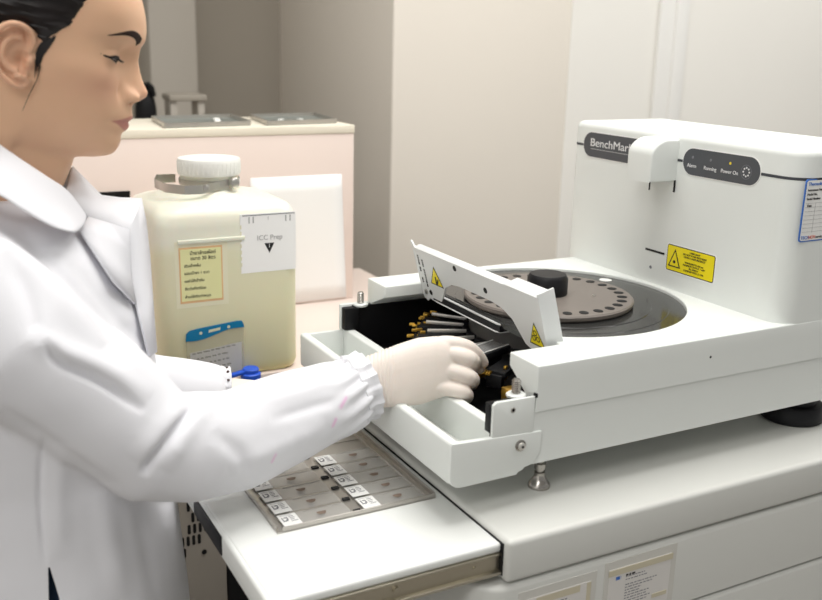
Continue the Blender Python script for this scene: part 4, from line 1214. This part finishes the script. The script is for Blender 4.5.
# side lock in front of the ear
for k in range(9):
    o_ = 0.0012 * k
    b.tube([hw(0.030 - o_ * 1.2, 0.0655 + .001 * (k % 2), 0.034), hw(0.0240 - o_, 0.0690, 0.018), hw(0.0185 - o_ * .6, 0.0695, 0.004), hw(0.0165 - o_ * .3 + .0005 * (k % 3), 0.0680, -0.010 - .001 * k)], [0.0012, 0.0012, 0.0008, 0.0002], 6)
b.tube([hw(0.018, 0.0690, -0.006), hw(0.017, 0.0672, -0.020), hw(0.012, 0.0650, -0.036), hw(0.008, 0.0600, -0.052)], [0.0005, 0.0004, 0.0003, 0.00015], 6)
for k in range(10):
    b.tube([hw(-0.024 - .003 * k, 0.066 - .0012 * k, -0.022), hw(-0.020 - .003 * k, 0.064 - .0012 * k, -0.036), hw(-0.017 - .003 * k, 0.060 - .001 * k, -0.052 - .002 * (k % 3))], [0.0016, 0.0011, 0.0002], 6)
kn = []
for i in range(13):
    t = PI * i / 12
    kn.append((0.036 * math.sin(t) * (1 + 0.06 * math.sin(9 * t)), -0.030 * math.cos(t)))
b.lathe([(r_, h_) for r_, h_ in kn], hw(-0.102, 0, 0.045), -HF + HU * .3, seg=40)
b.build('hair', M['hair'], person)

# lab coat
cb = MB()
cb.loft([ell(-.040, 0, .318, .056, .062, e=2.1), ell(-.038, 0, .304, .074, .090, e=2.1), ell(-.038, 0, .284, .082, .132), ell(-.036, 0, .262, .094, .160), ell(-.034, 0, .24, .104, .172), ell(-.028, 0, .20, .116, .174), ell(-.022, 0, .15, .121, .172), ell(-.018, 0, .05, .120, .162), ell(-.014, 0, -.05, .130, .172), ell(-.010, 0, -.17, .136, .185), ell(-.010, 0, -.35, .142, .20), ell(-.010, 0, -.47, .147, .205), ell(-.010, 0, -.48, .140, .20)])
ax_r = (WR_R - EL_R).normalized()
CUFF_R = WR_R
cb.tube([SH_R - PS * 0.075 + UZ * 0.010, SH_R - PS * 0.02 + UZ * .004, SH_R.lerp(EL_R, .25), SH_R.lerp(EL_R, .6), EL_R - UZ * .002 - ax_r * 0.006, at(190, 447, .950), at(236, 441, .985), at(290, 417.5, 1.022), at(335, 399, 1.050), at(356, 390, 1.063)], [.070, .071, .069, .064, .0575, .0560, .0535, .0485, .0420, .0375], 36)
cb.tube([SH_L + PS * 0.075 + UZ * 0.010, SH_L + PS * 0.02, SH_L.lerp(EL_L, .3), SH_L.lerp(EL_L, .65), EL_L, EL_L.lerp(WR_L, .2), EL_L.lerp(WR_L, .55), EL_L.lerp(WR_L, .85), EL_L.lerp(WR_L, .95)], [.072, .073, .068, .060, .055, .053, .046, .038, .034], 32)
c_me = fuse(cb.bm, 0.0048, smooth=8, fac=0.5)
bmx = bmesh.new(); bmx.from_mesh(c_me)
bmesh.ops.subdivide_edges(bmx, edges=[e for e in bmx.edges if min(e.verts[0].co.z, e.verts[1].co.z) > -0.25 and e.verts[0].co.y < 0.42], cuts=1, use_grid_fill=True)
bmesh.ops.triangulate(bmx, faces=[f_ for f_ in bmx.faces if len(f_.verts) > 4])
bmx.normal_update()
bmx.to_mesh(c_me); bmx.free()
a = verts(c_me); N_ = normals(c_me)
RW = np.array(CAM_R); CW = np.array(CAM_C)
q = (a - CW) @ RW.T
disp = np.zeros(len(a))
# soft waves and the seams and folds of the cloth, each laid along a line in space
for i in range(len(a)):
    v = Vector(a[i])
    disp[i] = 0.0030 * noise.noise(v * 8) + 0.0009 * noise.noise(v * 24 + Vector((3, 1, 7)))
NEAR = (N_ @ np.array([0.4588, 0.8485, -0.2637])) < 0.25
PXU = 411 + 949.39 * q[:, 0] / -q[:, 2]; PXV = 300 - 949.39 * q[:, 1] / -q[:, 2]; DEP = -q[:, 2]
def fold(pts, wdt, amp):
    """a ridge (amp > 0) or valley along a line of the cloth's near face"""
    P_ = [np.array(p[:2], float) for p in crom([p[:2] for p in pts], 6)]
    X = np.stack([PXU, PXV], 1)
    best = np.full(len(a), 1e9); tt = np.zeros(len(a))
    L_ = len(P_) - 1
    for i in range(L_):
        d_ = P_[i + 1] - P_[i]; l2 = d_ @ d_ + 1e-9
        t = np.clip(((X - P_[i]) @ d_) / l2, 0, 1)
        ds = np.linalg.norm(X - (P_[i] + t[:, None] * d_), axis=1) * DEP / 949.39
        m_ = ds < best
        best[m_] = ds[m_]; tt[m_] = (i + t[m_]) / L_
    taper = np.clip(np.minimum(tt, 1 - tt) * 4, 0, 1) ** 0.7
    disp[:] += np.where(NEAR, amp * np.exp(-(best / wdt) ** 2) * taper, 0)
F_ = [  # (line, width, height)
    ([(199, 403, .95), (175, 430, .93), (150, 462, .92), (143, 476, .92)], .0045, -.0065),
    ([(212, 398, .95), (188, 432, .93), (165, 470, .92)], .009, .0050),
    ([(186, 400, .95), (160, 432, .93), (136, 462, .92)], .010, .0040),
    ([(43, 340, .84), (60, 362, .85), (100, 381, .87), (145, 412, .9)], .0045, -.0060),
    ([(30, 330, .84), (60, 350, .85), (104, 368, .87), (150, 398, .9)], .010, .0055),
    ([(0, 228, .83), (40, 256, .85), (75, 290, .87), (110, 330, .9), (135, 365, .93)], .006, -.0055),
    ([(0, 242, .83), (38, 272, .85), (70, 305, .87), (105, 345, .9)], .011, .0050),
    ([(10, 250, .83), (30, 300, .84), (40, 345, .84)], .008, -.0045),
    ([(70, 262, .88), (110, 310, .9), (140, 345, .94)], .007, -.0040),
    ([(255, 402, 1.0), (300, 392, 1.03), (335, 378, 1.05)], .008, .0030),
    ([(270, 420, 1.0), (310, 408, 1.03), (350, 396, 1.06)], .006, -.0025),
    ([(230, 470, .97), (275, 450, 1.0), (325, 425, 1.04)], .009, .0025),
    ([(215, 430, .96), (240, 455, .97), (250, 480, .98)], .008, -.0030),
    ([(0, 410, .86), (60, 450, .9), (120, 490, .93)], .006, -.0030),
    ([(42, 440, .95), (40, 500, .95), (45, 566, .95)], .003, -.0030),
    ([(62, 445, .95), (58, 500, .95), (60, 560, .95)], .010, .0030),
    ([(100, 485, .95), (110, 540, .95), (122, 600, .95)], .012, .0040),
    ([(140, 500, .95), (150, 550, .95), (158, 600, .95)], .008, -.0035),
    ([(165, 505, .97), (172, 550, .97), (180, 600, .97)], .009, .0040),
]
for ln, wd, am in F_: fold(ln, wd, am)
# gathers toward the near cuff
axw = np.array(ax_r); rel = a - np.array(EL_R); tl = rel @ axw
lenf = (WR_R - EL_R).length
rad = rel - tl[:, None] * axw
e1 = np.cross(axw, [0, 0, 1.0]); e1 /= np.linalg.norm(e1); e2 = np.cross(axw, e1)
ang = np.arctan2(rad @ e2, rad @ e1)
onarm = (np.linalg.norm(rad, axis=1) < 0.075) & (tl > 0)
ga = sstep(0.66, 0.90, tl / lenf) * onarm
disp += ga * 0.0022 * np.sin(ang * 13 + 2.0 * np.sin(tl * 60))
a = a + N_ * disp[:, None]
put(c_me, a)
# the open vent at the foot of the near side seam, the jeans show in it
bmx = bmesh.new(); bmx.from_mesh(c_me); bmx.faces.ensure_lookup_table()
def vpt(f_, s_, z_): return Vector((PO.x, PO.y, 0)) + PF * f_ + PS * s_ + UZ * z_
def in_vent(p_):
    s_ = (p_ - Vector((PO.x, PO.y, 0))).dot(PS); f_ = (p_ - Vector((PO.x, PO.y, 0))).dot(PF)
    h = VZ - p_.z
    return s_ > 0.08 and h > 0 and VF + 0.000 - h * 0.04 < f_ < VF + 0.0015 + h * 0.20
hit_ = None
bvt = BVHTree.FromBMesh(bmx)
d_ = (at(48, 567, 1.0) - CAM_C).normalized()
hit_ = bvt.ray_cast(CAM_C, d_)[0]
VZ = hit_.z; VF = (hit_ - Vector((PO.x, PO.y, 0))).dot(PF)
for sl, of in ((-0.04, 0.0), (0.20, 0.0015)):
    near_ = [f_ for f_ in bmx.faces if (f_.calc_center_median() - vpt(VF, .15, VZ)).length < 0.55 and f_.calc_center_median().z < VZ + .02 and (f_.calc_center_median() - vpt(0, .08, 0)).dot(PS) > 0]
    geo = near_ + list({e for f_ in near_ for e in f_.edges}) + list({v for f_ in near_ for v in f_.verts})
    bmesh.ops.bisect_plane(bmx, geom=geo, plane_co=vpt(VF + of, 0, VZ), plane_no=(PF * 1.0 + UZ * sl).normalized())
bmesh.ops.delete(bmx, geom=[f_ for f_ in bmx.faces if in_vent(f_.calc_center_median())], context='FACES')
bmx.to_mesh(c_me); bmx.free()
a = verts(c_me); q = (a - CW) @ RW.T
U_ = 411 + 949.39 * q[:, 0] / -q[:, 2]; V_ = 300 - 949.39 * q[:, 1] / -q[:, 2]
N_ = normals(c_me); NEAR = (N_ @ np.array([0.4588, 0.8485, -0.2637])) < 0.1
st_a = np.zeros(len(a))
for (x0, y0, x1, y1, r_) in ((341, 407, 346, 398, 1.3), (333, 426, 336, 419, 1.0), (272, 462, 276, 454, 0.8), (334, 372, 337, 369, 0.6)):
    d_ = np.array([x1 - x0, y1 - y0], float); X = np.stack([U_ - x0, V_ - y0], 1)
    t = np.clip((X @ d_) / (d_ @ d_), 0, 1)
    st_a = np.maximum(st_a, np.exp(-(np.linalg.norm(X - t[:, None] * d_, axis=1) / (r_ * 1.3)) ** 2) * min(1, r_) * NEAR)
at_ = c_me.attributes.new('stain', 'FLOAT', 'POINT'); at_.data.foreach_set('value', st_a.astype(np.float32))
nt = M['coat'].node_tree; bs = nt.nodes['Principled BSDF']; src = bs.inputs['Base Color'].links[0].from_socket
an = nt.nodes.new('ShaderNodeAttribute'); an.attribute_name = 'stain'
mx = nt.nodes.new('ShaderNodeMix'); mx.data_type = 'RGBA'
nt.links.new(an.outputs['Fac'], mx.inputs[0]); nt.links.new(src, mx.inputs[6]); mx.inputs[7].default_value = (0.78, 0.50, 0.70, 1)
nt.links.new(mx.outputs[2], bs.inputs['Base Color'])
coat = link(c_me, 'lab_coat', M['coat'], person, PLOC)
# elastic cuffs
def cuff(el, wr, r0, t0, t1, n, name='cuff'):
    axd = (wr - el).normalized(); e1 = axd.cross(UZ).normalized(); e2 = axd.cross(e1)
    b = MB(); L_ = (wr - el).length
    rings = []
    prof = [(t0 - .03, .95), (t0, 1.04), (t0 + (t1 - t0) * .3, 1.0), (t0 + (t1 - t0) * .5, .96), (t0 + (t1 - t0) * .7, 1.0), (t1 - .006, 1.02), (t1, .96), (t1 - .01, .86)]
    for tq, k in prof:
        rings.append([el + axd * (L_ * tq) + (e1 * math.cos(t) * 0.92 + e2 * math.sin(t)) * (r0 * k * (1 + 0.030 * math.sin(n * t + 5 * tq) + 0.012 * math.sin(2.3 * n * t + 1))) for t in [2 * PI * i / 120 for i in range(120)]])
    b.loft(rings, True)
    return b.build(name, M['coat'], coat)
cuff(at(290, 417, 1.022), at(370, 383.5, 1.072), 0.0392, 0.76, 0.955, 15)
cuff(EL_L, WR_L, 0.0340, 0.93, 1.010, 14)
b = MB()
axd = (WR_L - EL_L).normalized(); e1 = axd.cross(UZ).normalized(); e2 = axd.cross(e1)
for k in range(14):
    t = 2 * PI * k / 14
    b.obox(WR_L - axd * 0.003 + (e1 * math.cos(t) + e2 * math.sin(t)) * 0.0335, axd, e1 * -math.sin(t) + e2 * math.cos(t), e1 * math.cos(t) + e2 * math.sin(t), 0.0016, 0.0013, 0.0012, bev=0.0005)
b.build('cuff_stitching', M['stitch'], coat)

# collar and lapels: thick folded cloth
def cloth(name, rows_, th, n=4, sm=True):
    """rows of control points -> a smooth sheet with its own thickness"""
    P_ = np.array([[tuple(p) for p in r] for r in rows_])
    R1 = crom(P_.reshape(len(P_), -1), n).reshape(-1, P_.shape[1], 3)
    G1 = np.array([crom(r, n) for r in R1])
    b = MB()
    b.loft([[Vector(p) for p in r] for r in G1], False, None, True, closed=False)
    o = b.build(name, M['coat'], coat)
    md = o.modifiers.new('thick', 'SOLIDIFY'); md.thickness = th; md.offset = 0
    sd = o.modifiers.new('sub', 'SUBSURF'); sd.levels = 1; sd.render_levels = 1
    return o
# turned-down collar: stands round the neck and falls outward
cloth('collar', [
    [at(72, 168, 1.000), at(84, 182, 1.006), at(100, 196, 1.012)],
    [at(60, 166, 1.015), at(72, 180, 1.022), at(86, 196, 1.030)],
    [body(-.030, -.064, .352), body(-.034, -.086, .334), body(-.038, -.116, .308)],
    [body(-.098, -.034, .372), body(-.116, -.042, .350), body(-.138, -.056, .318)],
    [body(-.104, .024, .376), body(-.122, .034, .352), body(-.146, .050, .318)],
    [at(-14, 138, .895), at(-18, 166, .868), at(-22, 192, .850)],
    [at(2, 146, .892), at(0, 172, .866), at(0, 196, .848)],
    [at(24, 161, .894), at(22, 186, .869), at(24, 211, .852)],
    [at(48, 177, .906), at(46, 200, .884), at(52, 227, .866)],
    [at(68, 191, .926), at(66, 212, .904), at(72, 232.5, .884)],
    [at(87, 217, .944), at(84, 225, .928), at(76, 231.5, .904)],
], 0.0030)
def sheet(name, rows_, th):
    b = MB()
    b.loft([[Vector(p) for p in r] for r in rows_], False, None, True, closed=False)
    o = b.build(name, M['coat'], coat, smooth_angle=60)
    md = o.modifiers.new('thick', 'SOLIDIFY'); md.thickness = th; md.offset = 0
    return o
sheet('lapel', [
    [at(72, 167, 1.000), at(69, 180, .985), at(66, 193, .968)],
    [at(86, 181, 1.010), at(82, 192, .985), at(76, 205, .962)],
    [at(101, 196, 1.020), at(96, 206, .990), at(88, 217, .962)],
    [at(120, 198.5, 1.025), at(114, 210, 1.000), at(108, 222.5, .970)],
    [at(141, 199, 1.030), at(136, 213, 1.005), at(129, 229, .978)],
    [at(145, 220, 1.030), at(138, 232, 1.005), at(129.5, 248, .976)],
    [at(149, 255, 1.026), at(141, 264, 1.000), at(131, 280, .974)],
    [at(152, 300, 1.020), at(147, 306, 1.000), at(139, 315, .975)],
    [at(156, 352, 1.010), at(153, 354, .995), at(149, 356, .975)],
], 0.003)
sheet('lapel', [
    [at(88, 217.5, .958), at(108, 223, .966), at(129, 229.5, .976)],
    [at(80, 231, .930), at(104, 240, .952), at(129, 250, .974)],
    [at(94, 252, .926), at(112, 262, .948), at(130, 276, .972)],
    [at(114, 282, .930), at(124, 292, .948), at(135, 304, .972)],
], 0.003)

# gloves
def glove(sections, fingers, name='glove', ridges=None):
    g = MB()
    rs = []
    for cpt, upv, nv, hh_, th_ in sections:
        rs.append([cpt + upv * (hh_ * math.copysign(abs(math.sin(t)) ** 0.85, math.sin(t))) + nv * (th_ * math.copysign(abs(math.cos(t)) ** 0.85, math.cos(t))) for t in [2 * PI * k / 32 for k in range(32)]])
    g.loft(rs)
    for pts, rr in fingers:
        P_ = crom([tuple(p) for p in pts], 5); r_ = np.interp(np.linspace(0, 1, len(P_)), np.linspace(0, 1, len(rr)), rr)
        P_ = [Vector(p) for p in P_]
        t = (P_[-1] - P_[-2]).normalized()
        g.tube(P_ + [P_[-1] + t * r_[-1] * .5, P_[-1] + t * r_[-1] * .85, P_[-1] + t * r_[-1]], list(r_) + [r_[-1] * .86, r_[-1] * .5, r_[-1] * .1], 16)
    me = fuse(g.bm, 0.0013, smooth=5, fac=0.5)
    return me
CR_, CU_, CB_ = (Vector(r) for r in CAM_R)
def sec(u0, v0, d0, hpx, th, tilt=0.0):
    upv = (CU_ * math.cos(tilt) + CR_ * math.sin(tilt)).normalized()
    return (at(u0, v0, d0), upv, CB_, hpx * d0 / 949.39, th)
me = glove([sec(346, 390, 1.050, 20, .016, -.25), sec(368, 382, 1.060, 25, .018, -.2), (sec(382, 379.5, 1.064, 28, .0200, -.15)), sec(402, 375, 1.070, 31.5, .0205, -.1), sec(420, 371, 1.076, 33.5, .0195, -.05), sec(437, 367.5, 1.081, 31.5, .0178, 0), sec(447, 367.5, 1.084, 28.5, .0155, 0), sec(455, 368, 1.088, 24, .0115, 0)],
    [([at(425, 352, 1.080), at(443, 344, 1.084), at(466, 347, 1.094), at(478, 356, 1.106), at(483.5, 363, 1.114)], [.0100, .0098, .0090, .0080, .0064]),
     ([at(428, 360, 1.078), at(447, 354, 1.081), at(469.5, 359.5, 1.087), at(472, 366, 1.108), at(463, 370, 1.121)], [.0100, .0098, .0096, .0088, .0076]),
     ([at(430, 372, 1.076), at(449, 371, 1.078), at(469.5, 377.5, 1.083), at(471, 383, 1.104), at(461, 386, 1.116)], [.0100, .0098, .0096, .0086, .0072]),
     ([at(428, 385, 1.074), at(446, 388, 1.075), at(464.5, 393, 1.079), at(466, 398, 1.096), at(457, 399, 1.107)], [.0092, .0090, .0085, .0074, .0062]),
     ([at(398, 366, 1.085), at(420, 360, 1.106), at(448, 358, 1.118), at(470, 366, 1.122), at(479, 368, 1.122)], [.0130, .0125, .0108, .0095, .0078])])
a = verts(me); q = (a - CW) @ RW.T
N_ = normals(me)
xs = 411 + 949.39 * q[:, 0] / -q[:, 2]; ys = 300 - 949.39 * q[:, 1] / -q[:, 2]
wr_ = (1 - sstep(384, 400, xs)) 
dsp = 0.0006 * np.sin(xs * 1.7 + 0.05 * ys) * wr_
a = a + N_ * dsp[:, None]
put(me, a)
link(me, 'glove', M['glove'], person, PLOC)
# left hand resting by the tray, mostly hidden behind the right arm
hd = (at(320, 404, 1.205) - at(229, 396, 1.205)).normalized()
sd_ = hd.cross(UZ).normalized()          # toward the little finger or thumb side
nv_ = sd_.cross(hd).normalized()
W0 = WR_L
def lsec(t, hh_, th_, drop=0.0): return (W0 + hd * t, sd_, nv_, hh_, th_)
secs = [(W0 - axd * 0.030, sd_, nv_, .026, .021), (W0 - axd * 0.008, sd_, nv_, .026, .020), (W0 + hd * .012, sd_, nv_, .028, .018), (W0 + hd * .040, sd_, nv_, .036, .0155), (W0 + hd * .065, sd_, nv_, .037, .0135), (W0 + hd * .080, sd_, nv_, .033, .0105)]
fing = []
for k, (o_, ln, r_) in enumerate(((-.029, .060, .0084), (-.010, .072, .0092), (.010, .076, .0095), (.028, .068, .0092))):
    b0 = W0 + hd * .060 + sd_ * o_
    k1 = W0 + hd * .076 + sd_ * o_ * 1.05
    d2 = (hd - nv_ * .45).normalized()
    p1 = k1 + d2 * ln * .5
    d3 = (hd * .1 - nv_ * .9).normalized()
    fing.append(([b0, k1, p1, p1 + d3 * ln * .25, p1 + d3 * ln * .36 - hd * ln * .12], [r_ * 1.15, r_ * 1.1, r_, r_ * .9, r_ * .78]))
fing.append(([W0 + hd * .02 + sd_ * .022, W0 + hd * .042 + sd_ * .044, W0 + hd * .066 + sd_ * .056, W0 + hd * .086 + sd_ * .060], [.013, .0115, .0100, .0085]))
me = glove(secs, fing)
zmin = verts(me)[:, 2].min()
link(me, 'glove', M['glove'], person, PLOC)
# jeans and shoes
jb = MB()
jb.loft([ell(-.022, 0, -.02, .102, .145), ell(-.022, 0, -.10, .118, .166), ell(-.022, 0, -.18, .112, .165), ell(-.022, 0, -.20, .09, .14)])
for sg in (1, -1):
    jb.tube([body(-.028, sg * .080, -.12), body(-.02, sg * .085, -.30), body(-.01, sg * .085, -.52), body(-.035, sg * .085, -.70), body(-.05, sg * .085, -.885)], [.086, .083, .062, .058, .052], 24)
me = fuse(jb.bm, 0.007, smooth=3)
link(me, 'jeans', M['jeans'], person, PLOC)
for sg in (1, -1):
    b = MB()
    rs = []
    for t, hw_, ht in ((-.095, .012, .030), (-.085, .030, .055), (-.04, .034, .062), (.03, .038, .052), (.09, .044, .040), (.135, .034, .032), (.150, .012, .022)):
        rs.append([body(t, sg * .09 + hw_ * math.cos(x), FZ + 0.001 + (ht / 2) * (1 + math.sin(x))) for x in [2 * PI * k / 20 for k in range(20)]])
    b.loft(rs)
    b.build('shoe', M['shoe'], person)
# ------------------------------------------------------------------ light
def area(name, loc, size, power, col=(1, 0.985, 0.955), target=None, sy=None):
    l = bpy.data.lights.new(name, 'AREA'); l.energy = power; l.color = col
    l.shape = 'RECTANGLE'; l.size = size; l.size_y = sy or size
    o = bpy.data.objects.new(name, l); COL.objects.link(o); o.location = loc
    if target is not None:
        o.rotation_euler = (Vector(target) - Vector(loc)).to_track_quat('-Z', 'Y').to_euler()
    return o
for k, (x, y) in enumerate(((-1.5, -1.2), (0.15, -0.05), (1.4, -0.8), (-1.2, 0.9), (0.35, 0.55), (2.0, 0.6))):
    area('ceiling_lamp', (x, y, CZ - 0.02), 1.2, (15, 12, 5, 4.5, 10, 13)[k], sy=0.6)
area('side_fill', (-2.6, -1.2, 0.9), 1.8, 5, (0.97, 0.98, 1.0), target=(0, 0.2, 0.1))  # unseen fill light added from the left
w_ = bpy.data.worlds.new('world'); scene.world = w_; w_.use_nodes = True
w_.node_tree.nodes['Background'].inputs[0].default_value = (1.0, 0.985, 0.96, 1)
w_.node_tree.nodes['Background'].inputs[1].default_value = 0.25
scene.view_settings.view_transform = 'Standard'
scene.view_settings.look = 'None'
scene.view_settings.gamma = 1.0
scene.view_settings.exposure = 0.52
scene.view_settings.use_curve_mapping = False
